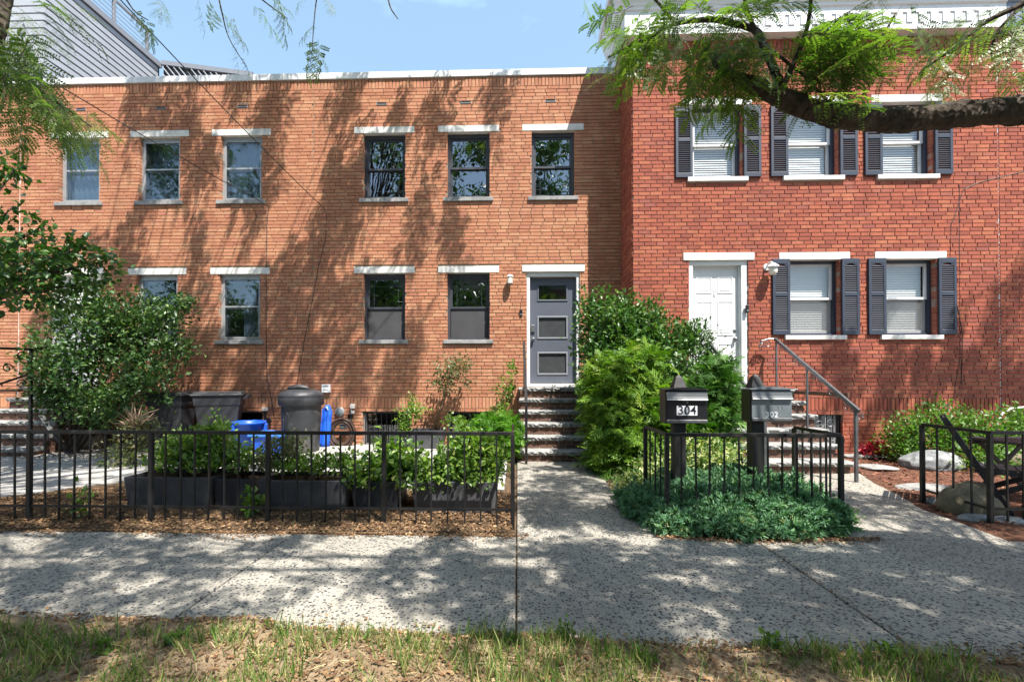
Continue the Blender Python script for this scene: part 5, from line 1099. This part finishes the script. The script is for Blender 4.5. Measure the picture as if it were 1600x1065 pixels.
# golden cypress
gc = [L(968, 660, 6.6, 50, 80, .5), L(985, 595, 6.7, 42, 48, .4), L(950, 610, 6.8, 32, 45, .35), L(1000, 690, 6.4, 44, 50, .45), L(950, 710, 6.5, 28, 28, .3), L(1030, 640, 6.6, 34, 48, .4), L(1010, 570, 6.8, 20, 22, .25), L(1070, 690, 6.2, 38, 38, .4), L(975, 725, 6.3, 32, 20, .3)]
shrub('golden_cypress', 'feathery golden green cypress beside the steps to the slate grey door', 'shrub', gc, 1500, 3, FAN, .2, 'gold', (1.55, 6.5, .02), None, .03, spread=.05, shell=.3, lump=.35, up=-.15, out=.9, flat=.35, vr=.2)
dc = [L(1120, 610, 6.2, 24, 42, .28), L(1115, 650, 6.1, 36, 48, .32), L(1105, 690, 6.0, 36, 34, .3), L(1125, 575, 6.3, 14, 24, .16), L(1085, 640, 6.3, 26, 45, .25)]
shrub('dark_conifer', 'upright deep green conifer behind both mailboxes', 'shrub', dc, 700, 3, FAN, .15, 'conifer', (2.7, 6.1, .02), None, .025, spread=.04, shell=.32, lump=.3, up=.25, out=.8, flat=.4, vr=.2)
ve = [L(1095, 712, 5.5, 55, 28, .35), L(1040, 735, 5.3, 40, 24, .3), L(1130, 722, 5.5, 38, 28, .3), L(1000, 755, 5.2, 42, 18, .25), L(985, 762, 5.3, 22, 12, .2), L(1150, 745, 5.3, 28, 18, .25)]
shrub('variegated_shrub', 'cream and green variegated shrub at the foot of the mailbox posts', 'shrub', ve, 620, 7, LEAF, .052, 'varieg', (2.1, 5.3, .02), None, .01, spread=.05, shell=.4, lump=.3, vr=.05)
# juniper carpet
ju = [L(1040, 800, 4.35, 52, 28, .28), L(1110, 800, 4.2, 60, 34, .34), L(1180, 795, 4.25, 60, 34, .36), L(1240, 800, 4.2, 52, 32, .32), L(1285, 812, 4.15, 32, 24, .25), L(1080, 770, 4.6, 60, 24, .3), L(1160, 760, 4.7, 60, 26, .34), L(1230, 775, 4.6, 44, 26, .3), L(1010, 790, 4.5, 28, 18, .2), L(1060, 815, 4.05, 50, 20, .22), L(1140, 822, 3.98, 58, 20, .22), L(1210, 822, 4.0, 52, 18, .22), L(1270, 820, 4.05, 38, 16, .2), L(985, 778, 4.7, 20, 12, .15), L(1190, 765, 4.9, 28, 24, .25)]
ju = [(a, b, max(c, .06), d, e, f) for a, b, c, d, e, f in ju]
shrub('juniper', 'low spreading blue green juniper spilling through the mailbox fence', 'shrub', ju, 6500, 5, TUFT, .05, 'juniper', (2.1, 4.3, .02), None, .012, spread=.03, shell=.3, lump=.45, up=.25, out=.9, zmin=.03, vr=.2)
p = gnd(1330, 825); shrub('ground_cover', 'light green trailing sprig at the corner foot of the mailbox fence', 'plant', [(p.x-.03, p.y+.12, .08, .12, .14, .08)], 60, 6, LEAF, .04, 'shrub', (p.x-.05, p.y+.1, .02), None, .004, spread=.03)
# low shrubs on the red mulch
s1 = [L(1440, 672, 7.35, 48, 38, .3), L(1405, 686, 7.4, 26, 30, .25), L(1480, 663, 7.4, 40, 36, .3), L(1430, 700, 7.3, 40, 18, .25), L(1490, 695, 7.2, 40, 26, .3)]
shrub('low_shrub', 'bushy light green shrub behind the grey boulder', 'shrub', s1, 620, 8, LEAF, .055, 'shrub', (s1[0][0], 7.0, .03), None, .012, 'low shrubs on the mulch', spread=.06, shell=.4, lump=.35, vr=.05)
s2 = [L(1545, 680, 7.0, 44, 40, .4), L(1590, 690, 6.9, 40, 40, .4), L(1530, 715, 6.6, 44, 28, .35), L(1640, 690, 6.9, 44, 44, .4), L(1570, 725, 6.5, 40, 24, .3), L(1605, 655, 7.2, 22, 22, .2)]
shrub('low_shrub', 'bushy green shrub with reddish tips behind the folding chair', 'shrub', s2, 650, 8, LEAF, .06, 'shrub', (s2[0][0], 7.0, .03), None, .012, 'low shrubs on the mulch', spread=.06, shell=.4, lump=.35, vr=.05)
p = gnd(1366, 717); shrub('coleus', 'red leaved coleus on the mulch below the low shrub', 'plant', [(p.x, p.y, .12, .22, .15, .1), (p.x+.18, p.y, .11, .12, .12, .09)], 45, 5, LEAFW, .085, 'coleus', (p.x, p.y, .02), None, .006, spread=.04, smat='locust_twig')
# planter plants
def tops(PLk, spec): x, y, z, hx, hy = PLk; return [(x+a*hx, y+b*hy, z+c, rx, ry, rz) for a, b, c, rx, ry, rz in spec]
shrub('planter_shrub', 'rangy green bush in the wide planter at the patio end', 'plant', tops(PL[0], [(-.6, 0, .08, .2, .22, .14), (-.05, .1, .14, .2, .24, .18), (.6, 0, .1, .2, .22, .14), (-.4, .6, .26, .14, .16, .14)]), 330, 7, LEAFW, .05, 'planty', (PL[0][0], PL[0][1], PL[0][2]-.05), None, .008, 'plants growing in the fence planters', spread=.05, shell=.45, lump=.4, zmin=.40, vr=.05)
shrub('planter_shrub', 'tall bright green bush rising from the dark narrow planter', 'plant', tops(PL[1], [(0, 0, .1, .24, .22, .18), (-2.0, .3, .30, .2, .2, .2), (-1.7, .3, .42, .15, .16, .15), (-2.3, .3, .16, .2, .2, .18), (-1.0, .3, .16, .16, .2, .14)]), 380, 7, LEAFW, .05, 'planty', (PL[1][0], PL[1][1], PL[1][2]-.05), None, .008, 'plants growing in the fence planters', spread=.05, shell=.45, lump=.4, zmin=.40, vr=.05)
shrub('planter_shrub', 'reddish twiggy bush behind the long planter and round dustbin', 'plant', tops(PL[2], [(-.95, .2, .12, .2, .2, .18), (-.75, .5, .26, .2, .2, .16)]), 240, 7, LEAF, .045, 'bronze', (PL[2][0]-.3, PL[2][1], PL[2][2]-.05), None, .007, 'plants growing in the fence planters', spread=.05, shell=.5, lump=.4, zmin=.40)
shrub('planter_shrub', 'low sunlit green bush topping the long shadow-split planter', 'plant', tops(PL[2], [(-.3, 0, .05, .24, .22, .12), (.35, 0, .06, .26, .22, .13), (.9, .1, .08, .2, .2, .14), (-.6, -.4, .0, .14, .12, .12)]), 330, 7, LEAFW, .048, 'planty', (PL[2][0], PL[2][1], PL[2][2]-.05), None, .007, 'plants growing in the fence planters', spread=.05, shell=.45, lump=.4, zmin=.40, vr=.05)
shrub('planter_shrub', 'large leaved bush drooping over the dark square planter', 'plant', tops(PL[3], [(0, -.1, .08, .26, .22, .14), (.9, 0, .1, .22, .2, .16), (-.5, -.7, -.02, .18, .14, .1), (.5, .3, .22, .2, .2, .14)]), 230, 6, LEAFW, .075, 'planty', (PL[3][0], PL[3][1], PL[3][2]-.05), None, .007, 'plants growing in the fence planters', spread=.05, shell=.45, lump=.4, zmin=.3, up=-.1, vr=.05)
shrub('planter_shrub', 'yellow green bush with pale stalks over the planter at the path end', 'plant', tops(PL[4], [(-.5, -.1, .08, .26, .22, .16), (.1, .1, .16, .26, .24, .2), (.7, .1, .14, .22, .22, .2), (-.85, -.7, -.06, .16, .14, .12), (.4, .3, .3, .22, .2, .14), (.55, -.6, .03, .2, .14, .08)]), 470, 7, LEAFW, .058, 'planty', (PL[4][0], PL[4][1], PL[4][2]-.05), None, .007, 'plants growing in the fence planters', spread=.055, shell=.45, lump=.4, zmin=.26, up=0, vr=.05)
p = at(212, 650, 6.6); t = thing('spiky_plant', 'spiky straw coloured plant behind the wide planter', 'plant', (p.x, 6.6, .06))
k = 60; P = np.tile(np.array([[p.x, 6.6, p.z-.12]]), (k, 1))+rng.normal(size=(k, 3))*.03; d = rng.normal(size=(k, 3)); d[:, 2] = np.abs(d[:, 2])*.8+.25
scatter('foliage', BLADE, P, d, rng.normal(size=(k, 3)), .2+.12*rng.random(k), M['dry'], t); stems(t, (p.x, 6.6, .05), [(p.x, 6.6, p.z-.1)], .012)
leafy('lower_leaves', [(p.x+.05, 6.6, p.z-.25, .28, .22, .22), (p.x-.1, 6.5, .2, .25, .2, .2)], 160, 6, LEAF, .06, M['bronze'], t, spread=.05)
# roses and small plants along the wall
r1 = [L(705, 578, 8.35, 32, 20, .25), L(690, 592, 8.3, 22, 12, .2), L(722, 570, 8.4, 18, 14, .15), L(700, 606, 8.3, 14, 10, .12), L(727, 596, 8.4, 10, 14, .1)]
shrub('rose_bush', 'tall thin rose bush with its leaves bunched under the window sill', 'rose bush', r1, 150, 6, LEAF, .062, 'bronze', (PB[0]+.25, PB[1], PB[2]-.06), None, .008, 'rose bushes by the wall', spread=.05, shell=.6, smat='locust_twig')
r2 = [L(638, 652, 8.2, 18, 22, .2), L(650, 640, 8.2, 20, 10, .15), L(630, 668, 8.15, 14, 12, .15), L(645, 625, 8.3, 8, 12, .1)]
shrub('rose_bush', 'small rose bush at the near end of the trough planter', 'rose bush', r2, 110, 6, LEAF, .06, 'planty', (PB[0]-.25, PB[1], PB[2]-.06), None, .008, 'rose bushes by the wall', spread=.05, shell=.6, smat='locust_twig')
f1 = [L(780, 672, 7.3, 26, 18, .26), L(760, 670, 7.35, 18, 12, .2), L(798, 682, 7.2, 12, 12, .18)]
shrub('feathery_plant', 'soft feathery bright green plant in the pot beside the steps', 'plant', f1, 420, 3, FAN, .14, 'fern', (POT[0], POT[1], .38), None, .006, spread=.05, shell=.5, up=.2, smat='locust_twig')
v1 = [L(793, 610, 8.3, 8, 28, .12), L(786, 640, 8.2, 14, 18, .15), L(800, 575, 8.4, 7, 12, .08), L(778, 610, 8.4, 10, 6, .06), L(805, 655, 8.1, 9, 16, .12)]
shrub('climbing_vine', 'thin leafy vine climbing by the rail of the slate door steps', 'vine', v1, 90, 6, LEAF, .065, 'planty', (-.1, 8.3, .06), None, .006, spread=.04, shell=.7, smat='locust_twig')
pw = [L(706, 655, 7.9, 16, 8, .12), L(722, 668, 7.7, 14, 14, .15)]
shrub('wall_seedling', 'pale leaved seedling in front of the barred basement window', 'plant', pw, 36, 5, LEAFW, .07, 'planty', (wx(715, 690, 7.8), 7.8, .05), None, .005, spread=.04, shell=.7, smat='locust_twig')
# ------------------------------------------------------------------ honey locust trees along the kerb
SPN = frond_spray(12, 11, .076); SPN2 = frond_spray(10, 9, .085); SPF = frond_spray(9, 7, .125)
def sprays(name, pos, d, size, mat, parent, tm=None, n=None):
    tv, tf, mi = tm or SPN; pos = np.array(pos, float); k = len(pos); n = np.array([[0, 0, 1.0]]*k)+rng.normal(size=(k, 3))*.22 if n is None else n
    return scatter(name, (tv, tf), pos, d, n, size, [M[mat], M['locust_twig']], parent, mi=mi, vr=.25)
T1 = thing('honey_locust', 'street tree with a thick rough bough and bright feathery leaves by the white cornice', 'tree', (5.3, 1.45, 0), 'honey locust street trees')
T2 = thing('honey_locust', 'street tree with dark bough and feathery sprays hanging before the curtained windows', 'tree', (-6.0, 1.5, 0), 'honey locust street trees')
def limb(m, pts, rad, seg=8, n=14, rough=.05, wig=.03):
    """smooth a rough polyline into a knotted limb"""
    P = [Vector(p) for p in pts]; out = []; rr = []
    for i in range(len(P)-1):
        a, b, c, d = P[max(i-1, 0)], P[i], P[i+1], P[min(i+2, len(P)-1)]
        for k in range(seg):
            t = k/seg; q = .5*((2*b)+(-a+c)*t+(2*a-5*b+4*c-d)*t*t+(-a+3*b-3*c+d)*t**3); r = rad[i]*(1-t)+rad[i+1]*t
            out.append(q+Vector((random.uniform(-1, 1), random.uniform(-1, 1), random.uniform(-1, 1)))*wig*r); rr.append(r*(random.uniform(1-rough, 1+rough) if n < 20 else 1+.05*math.sin(len(rr)*.37)+.03*math.sin(len(rr)*1.1+2)))
    out.append(P[-1]); rr.append(rad[-1]); m.tube(out, rr, n, rough=rough)
BY = 2.95
K = lambda u, v, y=BY: at(u, v, y)
m = MB(); limb(m, [(5.3, 1.45, -.15), (5.27, 1.45, .7), (5.2, 1.5, 1.9), (5.15, 1.5, 3.0), (5.0, 1.4, 4.4), (4.8, 1.2, 6.2)], [.26, .2, .18, .18, .14, .1], rough=.06); m.build('trunk', M['bark'], T1, True)
m = MB(); limb(m, [(5.17, 1.5, 2.6), (4.5, 2.35, 3.0), K(1690, 172, 2.85), K(1600, 172), K(1500, 178), K(1400, 188), K(1300, 180), K(1225, 155), K(1165, 128), K(1135, 112, 3.0)], [.15, .125, .082, .078, .075, .071, .068, .056, .04, .02], seg=18, n=26, rough=.06, wig=.06)
o = m.build('bough', M['bark'], T1, True)
m = MB()
twig = lambda pts, r0, r1: limb(m, pts, [r0+(r1-r0)*i/(len(pts)-1) for i in range(len(pts))], 5, 7, .08, .08)
twig([K(1225, 145), K(1196, 78, 3.0), K(1182, 50, 3.05), K(1143, 36, 3.1), K(1103, 31, 3.15), K(1054, 38, 3.2), K(1021, 56, 3.25), K(985, 72, 3.3), K(950, 90, 3.35)], .028, .006)
twig([K(1054, 38, 3.2), K(1040, 18, 3.2), K(1010, -15, 3.2)], .013, .008)
twig([K(1221, 140), K(1243, 92, 2.95), K(1262, 40, 2.9), K(1268, -20, 2.85)], .02, .01)
twig([K(1205, 80, 3.0), K(1215, 86, 2.95), K(1262, 124, 2.9), K(1296, 164, 2.85)], .012, .006)
twig([K(1135, 112, 3.0), K(1110, 85, 3.1), K(1100, 60, 3.15)], .035, .012)
twig([K(1700, -60, 2.7), K(1600, 5, 2.75), K(1540, 35, 2.8), K(1484, 80, 2.85), K(1440, 110, 2.9)], .02, .005); twig([K(1640, -30, 2.8), K(1560, 48, 2.85), K(1550, 95, 2.9)], .012, .005)
twig([K(1290, 165), K(1330, 120, 2.85), K(1370, 70, 2.8), K(1400, 20, 2.75)], .012, .005); twig([K(1182, 50, 3.05), K(1165, 10, 3.0), K(1160, -40, 3.0)], .014, .008)
m.build('twig', M['bark'], T1, True)
# visible foliage of the first tree: (pixel u, v, depth, direction du, dv, dY, length m, how many)
P, D, Z = [], [], []
def spray_at(u, v, y, du, dv, dy, ln, n=1, ju=14, jv=9, jy=.25):
    for _ in range(n if v > 60 else max(1, int(n*.7+.5))):
        yy = y+random.uniform(-jy, jy); a = at(u+random.gauss(0, ju), v+random.gauss(0, jv), yy); L_ = ln*random.uniform(.75, 1.25)
        d = Vector((du+random.gauss(0, .35), dy+random.gauss(0, .35), -dv+random.gauss(0, .2))); P.append(a); D.append(d); Z.append(L_)
for u, v, y, du, dv, dy, ln, n in (
    (985, 20, 3.2, -.5, .5, 0, .26, 4), (1010, 40, 3.2, -.6, .6, 0, .28, 5), (960, 60, 3.3, -.6, .6, 0, .26, 3), (1000, 72, 3.3, 0, 1, 0, .26, 4), (1050, 25, 3.2, -.3, .5, .2, .3, 5), (1060, 45, 3.2, -.2, .9, 0, .3, 5),
    (1090, 20, 3.1, -.4, .3, 0, .3, 5), (1110, 40, 3.1, -.3, .8, 0, .32, 6), (1140, 15, 3.0, .1, .2, 0, .3, 5), (1150, 45, 3.0, -.3, .7, 0, .34, 6), (1190, 20, 3.0, .2, 0, 0, .3, 6), (1180, 60, 3.0, -.6, .5, 0, .34, 6),
    (1200, 80, 2.95, -.7, .4, 0, .34, 6), (1130, 75, 3.1, -.3, .9, 0, .34, 5), (1160, 95, 3.0, -.5, .9, -.1, .34, 4), (1110, 95, 3.1, -.3, 1, 0, .3, 4), (1225, 60, 2.9, .4, .1, 0, .34, 6), (1240, 100, 2.9, .5, .3, -.1, .32, 6), (1260, 30, 2.9, .6, -.1, 0, .34, 5),
    (1255, 70, 2.85, .7, .3, 0, .34, 6), (1290, 60, 2.85, .6, .3, 0, .32, 4), (1290, 130, 2.85, .6, -.3, -.1, .3, 4), (1270, 145, 2.85, .6, 0, -.1, .26, 3), (1320, 110, 2.85, .7, -.1, 0, .3, 4), (1310, 30, 2.8, .5, .3, 0, .3, 3), (1340, 60, 2.8, .7, .2, 0, .26, 2), (1340, 90, 2.8, .6, -.1, 0, .26, 2),
    (1420, 5, 2.8, -.3, .6, 0, .3, 3), (1460, 25, 2.8, -.5, .6, 0, .3, 3), (1500, 30, 2.8, -.5, .5, 0, .3, 4), (1540, 20, 2.8, -.4, .4, 0, .32, 4), (1580, 15, 2.75, -.3, .4, 0, .32, 4), (1490, 70, 2.85, -.5, .7, 0, .24, 2), (1455, 90, 2.9, -.3, .9, 0, .2, 2), (1550, 60, 2.85, -.3, .8, 0, .26, 3), (1590, 50, 2.8, 0, .6, 0, .28, 3), (1562, 120, 2.9, .2, .5, 0, .2, 2), (1470, 115, 2.9, -.2, .8, 0, .18, 1), (1480, 95, 2.9, -.2, .9, 0, .2, 1),
    (1130, 115, 2.95, -.6, 1, -.2, .3, 3), (1145, 150, 2.85, -.7, 1, -.2, .26, 2), (1080, 70, 3.2, -.4, .8, 0, .3, 4), (1035, 62, 3.2, -.4, .9, 0, .28, 3), (940, 93, 3.35, -.8, .35, 0, .18, 2), (955, 100, 3.3, -.6, .9, 0, .16, 1), (900, 5, 3.3, -.5, .5, 0, .2, 1), (1040, 5, 3.1, -.4, .3, 0, .3, 3)):
    spray_at(u, v, y, du, dv, dy, ln, n)
sprays('foliage', P, np.array([tuple(d) for d in D]), np.array(Z), 'locust', T1)
# second tree: visible sprays
P, D, Z = [], [], []
TY = 2.5
for u, v, y, du, dv, dy, ln, n in (
    (20, 20, 2.6, .7, .7, 0, .3, 4), (15, 70, 2.5, .6, .9, 0, .3, 4), (30, 110, 2.45, .6, .8, 0, .3, 4), (70, 20, 2.7, .8, .5, 0, .28, 3), (10, 130, 2.45, .8, .4, 0, .28, 4), (60, 140, 2.4, .5, .9, 0, .26, 4), (90, 160, 2.4, .8, .8, 0, .24, 4), (130, 190, 2.45, .9, .7, 0, .2, 4), (45, 165, 2.4, -.1, 1, 0, .22, 3), (120, 15, 3.2, .6, .7, 0, .2, 2), (40, 50, 2.6, 0, 1, 0, .3, 4)):
    spray_at(u, v, y, du, dv, dy, ln, int(n*1.6), 10, 8)
for u, v, y, du, dv, dy, ln, n in (
    (205, 15, 3.6, .5, .5, 0, .2, 2), (225, 25, 3.6, .4, .7, 0, .18, 2), (342, 5, 4.2, .2, .9, 0, .24, 2), (352, 30, 4.2, .3, .9, 0, .24, 3), (368, 55, 4.2, .3, .9, 0, .24, 2), (380, 90, 4.2, .4, 1, 0, .16, 1), (395, 0, 4.2, .5, .4, 0, .24, 2), (420, 5, 4.3, .6, .5, 0, .26, 3), (435, 20, 4.3, .5, .8, 0, .24, 3), (470, 0, 4.4, .1, .6, 0, .22, 2), (487, 42, 4.4, 0, 1, 0, .26, 2), (489, 62, 4.4, 0, 1, 0, .26, 3), (515, 0, 4.4, .4, .8, 0, .18, 2), (255, 0, 3.8, .4, .4, 0, .22, 1), (300, -5, 4, .3, .5, 0, .2, 1)):
    spray_at(u, v, y, du, dv, dy, ln, n, 5, 4, .12)
sprays('foliage', P, np.array([tuple(d) for d in D]), np.array(Z), 'locust', T2, tm=SPN2)
m = MB(); twig([K(-60, -30, 2.6), K(-5, 85, 2.5), K(60, 140, 2.4), K(125, 190, 2.45)], .012, .004); m.build('twig', M['bark'], T2, True)
m = MB(); twig([K(-40, 140, 2.45), K(25, 125, 2.42), K(75, 150, 2.4), K(165, 215, 2.45)], .01, .003); m.build('twig', M['bark'], T2, True)
m = MB(); twig([K(338, -20, 4.2), K(348, 25, 4.2), K(358, 60, 4.2), K(385, 105, 4.2)], .008, .003); m.build('twig', M['bark'], T2, True)
m = MB(); twig([K(384, -20, 4.2), K(420, 8, 4.3), K(450, 30, 4.3)], .009, .003); m.build('twig', M['bark'], T2, True)
m = MB(); twig([K(498, -25, 4.4), K(492, 20, 4.4), K(487, 85, 4.4)], .007, .003); m.build('twig', M['bark'], T2, True)
m = MB(); twig([K(604, -15, 4.4), K(610, 12, 4.4), K(622, 30, 4.4)], .009, .004); m.build('twig', M['bark'], T2, True)
m = MB(); twig([K(180, -30, 3.5), K(208, 15, 3.6), K(232, 32, 3.6)], .008, .003); m.build('twig', M['bark'], T2, True)
m = MB(); limb(m, [(-6.0, 1.5, -.15), (-5.97, 1.5, .8), (-5.9, 1.55, 2.2), (-5.8, 1.6, 3.6), (-5.5, 1.7, 5.0), (-5.0, 1.9, 6.8)], [.25, .2, .18, .16, .13, .08], rough=.06); m.build('trunk', M['bark'], T2, True)
m = MB(); limb(m, [(-5.85, 1.55, 2.4), (-4.2, 2.2, 3.3), K(-60, 150, 2.55), K(-14, 50, 2.6), K(6, -30, 2.7), K(40, -120, 2.9)], [.11, .09, .07, .06, .055, .04], seg=10, n=16); m.build('bough', M['bark'], T2, True)
# the crowns above and behind the camera: clusters hung along the sun's path so that they shade what the trees shade
SH = Vector((SUN.x, SUN.y, 0)).normalized(); SX = Vector((-SH.y, SH.x, 0))
def crown_cluster(out, target, zc, r, n):
    """leafy cluster at height zc on the line from a shaded spot to the sun"""
    t = (zc-target.z)/SUN.z; c = target+SUN*t
    for _ in range(n):
        q = c+SH*random.gauss(0, r*(2.2 if target.y > 7 else 1))+SX*random.gauss(0, r*(.6 if target.y > 7 else 1))+Vector((0, 0, random.gauss(0, r*.4)))
        if inframe(q, 90) or q.z < 2.8: continue
        out.append(q)
    return c
def crown(tree, targets, name, root, lr=.035):
    out = []; m = MB(); cs = []
    for tg, zc, r, n in targets: cs.append((crown_cluster(out, tg, zc, r, n), n))
    for c, n in cs:
        if n < 6 or inframe(c, 90): continue
        a = Vector(root); b = a.lerp(c, .5)+Vector((random.uniform(-.5, .5), random.uniform(-.5, .5), .5))
        if any(inframe(a.lerp(b, t), 60) or inframe(b.lerp(c, t), 60) for t in np.linspace(.15, 1, 9)): continue
        limb(m, [a, b, c], [lr, lr*.5, .006], 4, 6)
    P = np.array([tuple(p) for p in out]); d = rng.normal(size=(len(P), 3)); d[:, 2] = -.25+.2*rng.normal(size=len(P))
    P = P-nrm(d)*.2
    sprays('crown', P, d, .32+.25*rng.random(len(P)), 'locust', tree, tm=SPF); m.build('limb', M['bark'], tree, True)
tg = []
FW = lambda u, v: at(u, v, YM)
R_ = random.Random(5)
def band(lst, pts, zc, r, n): 
    for (u, v) in pts:
        if R_.random() < .30: continue
        p_ = FW(u, v); lst.append((p_, max(8.0, p_.z+3.2)+R_.uniform(-.2, .5), r, n))
A = []
# wall of the curtained house: streaky shade
band(A, [(215, 165), (250, 150), (300, 150), (330, 190), (285, 205), (240, 250), (200, 280), (375, 150), (320, 250), (300, 300), (180, 345), (250, 340), (310, 345), (380, 360), (420, 350)], 9.2, .125, 10)
band(A, [(430, 150), (460, 190), (410, 220), (440, 260), (400, 300), (480, 290), (520, 240), (455, 330), (500, 350), (540, 330), (420, 400), (350, 390), (290, 400), (240, 390), (190, 400), (130, 380), (460, 420), (500, 450)], 8.8, .125, 10)
band(A, [(440, 480), (400, 500), (450, 560), (480, 540), (520, 500), (320, 480), (300, 560), (280, 500), (530, 580), (470, 620), (550, 450), (340, 560), (380, 580), (430, 610), (560, 560), (150, 450), (60, 420), (100, 520), (60, 560), (40, 640), (120, 600), (200, 560)], 8.0, .13, 10)
band(A, [(590, 150), (640, 130), (690, 150), (620, 190), (760, 130), (560, 200), (680, 185), (590, 370), (650, 350), (570, 260), (660, 300), (640, 560), (700, 360), (670, 250), (560, 310), (770, 170), (680, 570), (610, 600), (650, 330), (545, 140)], 8.8, .095, 7)
# left yard, planters and left pavement
G_ = lambda x, y: Vector((x, y, 0))
for x, y in ((-4.6, 4.6), (-3.6, 4.4), (-4.2, 5.2), (-3.2, 4.9), (-2.6, 4.5), (-5.2, 4.3), (-3.9, 6.2), (-5.4, 6.8), (-6.6, 7.2), (-4.9, 6.0), (-6.0, 5.6), (-3.6, 4.5), (-3.2, 4.55), (-2.7, 4.5), (-2.4, 4.6), (-1.9, 4.6), (-3.4, 4.9), (-2.9, 4.8), (-1.5, 4.5)): A.append((G_(x, y), 6.8+R_.uniform(-.5, .7), .22, 9))
for x, y in ((-3.6, 3.5), (-2.9, 3.6), (-2.5, 3.2), (-3.2, 3.0), (-2.0, 3.55), (-2.3, 2.8), (-3.0, 2.6), (-2.6, 2.35), (-1.9, 2.5), (-2.1, 2.15), (-2.5, 2.0), (-2.2, 1.8), (-2.6, 1.7), (-1.9, 1.75), (-.5, 3.3), (-.35, 2.9), (-.7, 3.6), (-.15, 3.1), (-.3, 2.6), (-.9, 3.0)): A.append((G_(x, y), 5.6+R_.uniform(-.6, .8), .13, 6))
B = []
for x, y in ((.3, 3.5), (.8, 3.3), (1.3, 3.4), (1.8, 3.5), (2.3, 3.4), (2.8, 3.3), (3.3, 3.2), (.4, 2.9), (.9, 2.8), (1.4, 2.9), (1.9, 2.9), (2.4, 2.8), (2.9, 2.7), (.2, 2.5), (.7, 2.45), (1.2, 2.4), (1.7, 2.45), (2.2, 2.4), (2.6, 2.35), (3.5, 3.7), (3.0, 3.7), (3.8, 3.4), (4.2, 3.6), (3.5, 2.9), (.5, 4.4), (.3, 5.0), (.7, 5.5), (.9, 4.7), (.4, 6.1), (.8, 6.6), (3.4, 4.6), (3.7, 5.2), (4.2, 4.5), (4.6, 4.4), (5.0, 4.8), (5.2, 5.4), (2.2, 2.0), (2.8, 2.0), (3.2, 2.3)): B.append((G_(x, y), 5.2+R_.uniform(-.5, .9), .20, 12))
FC = lambda u, v: at(u, v, YR)
for u, v in ((1300, 600), (1330, 620), (1400, 580), (1430, 620), (1480, 600), (1500, 560), (1560, 540), (1590, 600), (1520, 620), (1590, 480), (1380, 640), (1560, 450), (1450, 560), (1600, 560), (1540, 600)): B.append((FC(u, v), 8.4+R_.uniform(-.5, .5), .12, 5))
crown(T2, A, 'crown', (-5.2, 1.9, 6.0)); crown(T1, B, 'crown', (4.9, 1.3, 4.4))
# ------------------------------------------------------------------ across the street (seen only as reflections in the panes)
M['brick_far'] = painted('far_brick', (.2, .15, .13), .9, .2, 4); M['stucco'] = painted('far_stucco', (.46, .44, .4), .9, .15, 3)
sheet('far_pavement', [(-60, -11.5), (60, -11.5), (60, -8.0), (-60, -8.0)], -.02, 'flagstone')
for i, (x0, x1, h, mt, lab) in enumerate(((-16, -8, 7.5, 'brick_far', 'brown brick house across the street mirrored in the curtained panes'), (-8, 0, 8.2, 'stucco', 'pale stucco house across the street mirrored in the middle panes'), (0, 8, 7.2, 'brick_far', 'brick house across the street mirrored in the door lites'), (8, 16, 8.0, 'stucco', 'cream stucco house across the street mirrored in the shuttered panes'))):
    t = thing('facing_house', lab, 'house', ((x0+x1)/2, -15, 0), 'houses across the street')
    MB().box(x0, x1-.03, -20, -13, -.15, h).build('wall', M[mt], t); MB().box(x0-.05, x1-.0, -20, -12.8, h, h+.35).build('roof', M['trim_grey'], t)
    for k in range(3):
        for z in (1.6, 4.6): MB().box(x0+1.2+k*2.3, x0+2.2+k*2.3, -12.995, -12.95, z, z+1.5).build('window', M['dark'], t)
for i, (x, lab) in enumerate(((-20, 'leafy tree across the street mirrored in the curtained panes'), (-13, 'broad tree across the street mirrored in the panes by the seam'), (-6.2, 'forked tree across the street mirrored in the middle upper pane'), (-1.6, 'slim tree across the street mirrored in the pane left of the slate door'.replace(' left of', ' beside')), (3.2, 'leafy tree across the street mirrored in the pane above the slate door'))):
    t = thing('street_tree', lab, 'tree', (x, -9, 0), 'trees across the street')
    m = MB(); limb(m, [(x, -9, -.1), (x+.1, -9, 3.5), (x+.3, -9, 8), (x+.2, -9, 14)], [.28, .24, .17, .05])
    for k in range(9): a = k*.9; limb(m, [(x+.2, -9, 4.2+.8*k), (x+math.cos(a)*1.4, -9+math.sin(a)*1.0, 6.2+.85*k), (x+math.cos(a)*2.8, -9+math.sin(a)*1.8, 7.0+.9*k)], [.1, .06, .02], 4, 8)
    m.build('trunk', M['bark'], t, True)
    lobes = [(x+random.uniform(-2.7, 2.7), -9+random.uniform(-1.5, 1.5), random.uniform(4.5, 15), random.uniform(.7, 1.4), random.uniform(.7, 1.2), random.uniform(.5, 1.0)) for _ in range(22)]
    leafy('crown', lobes, 1200, 7, LEAF, .24, M['broad'], t, spread=.26, shell=.5)
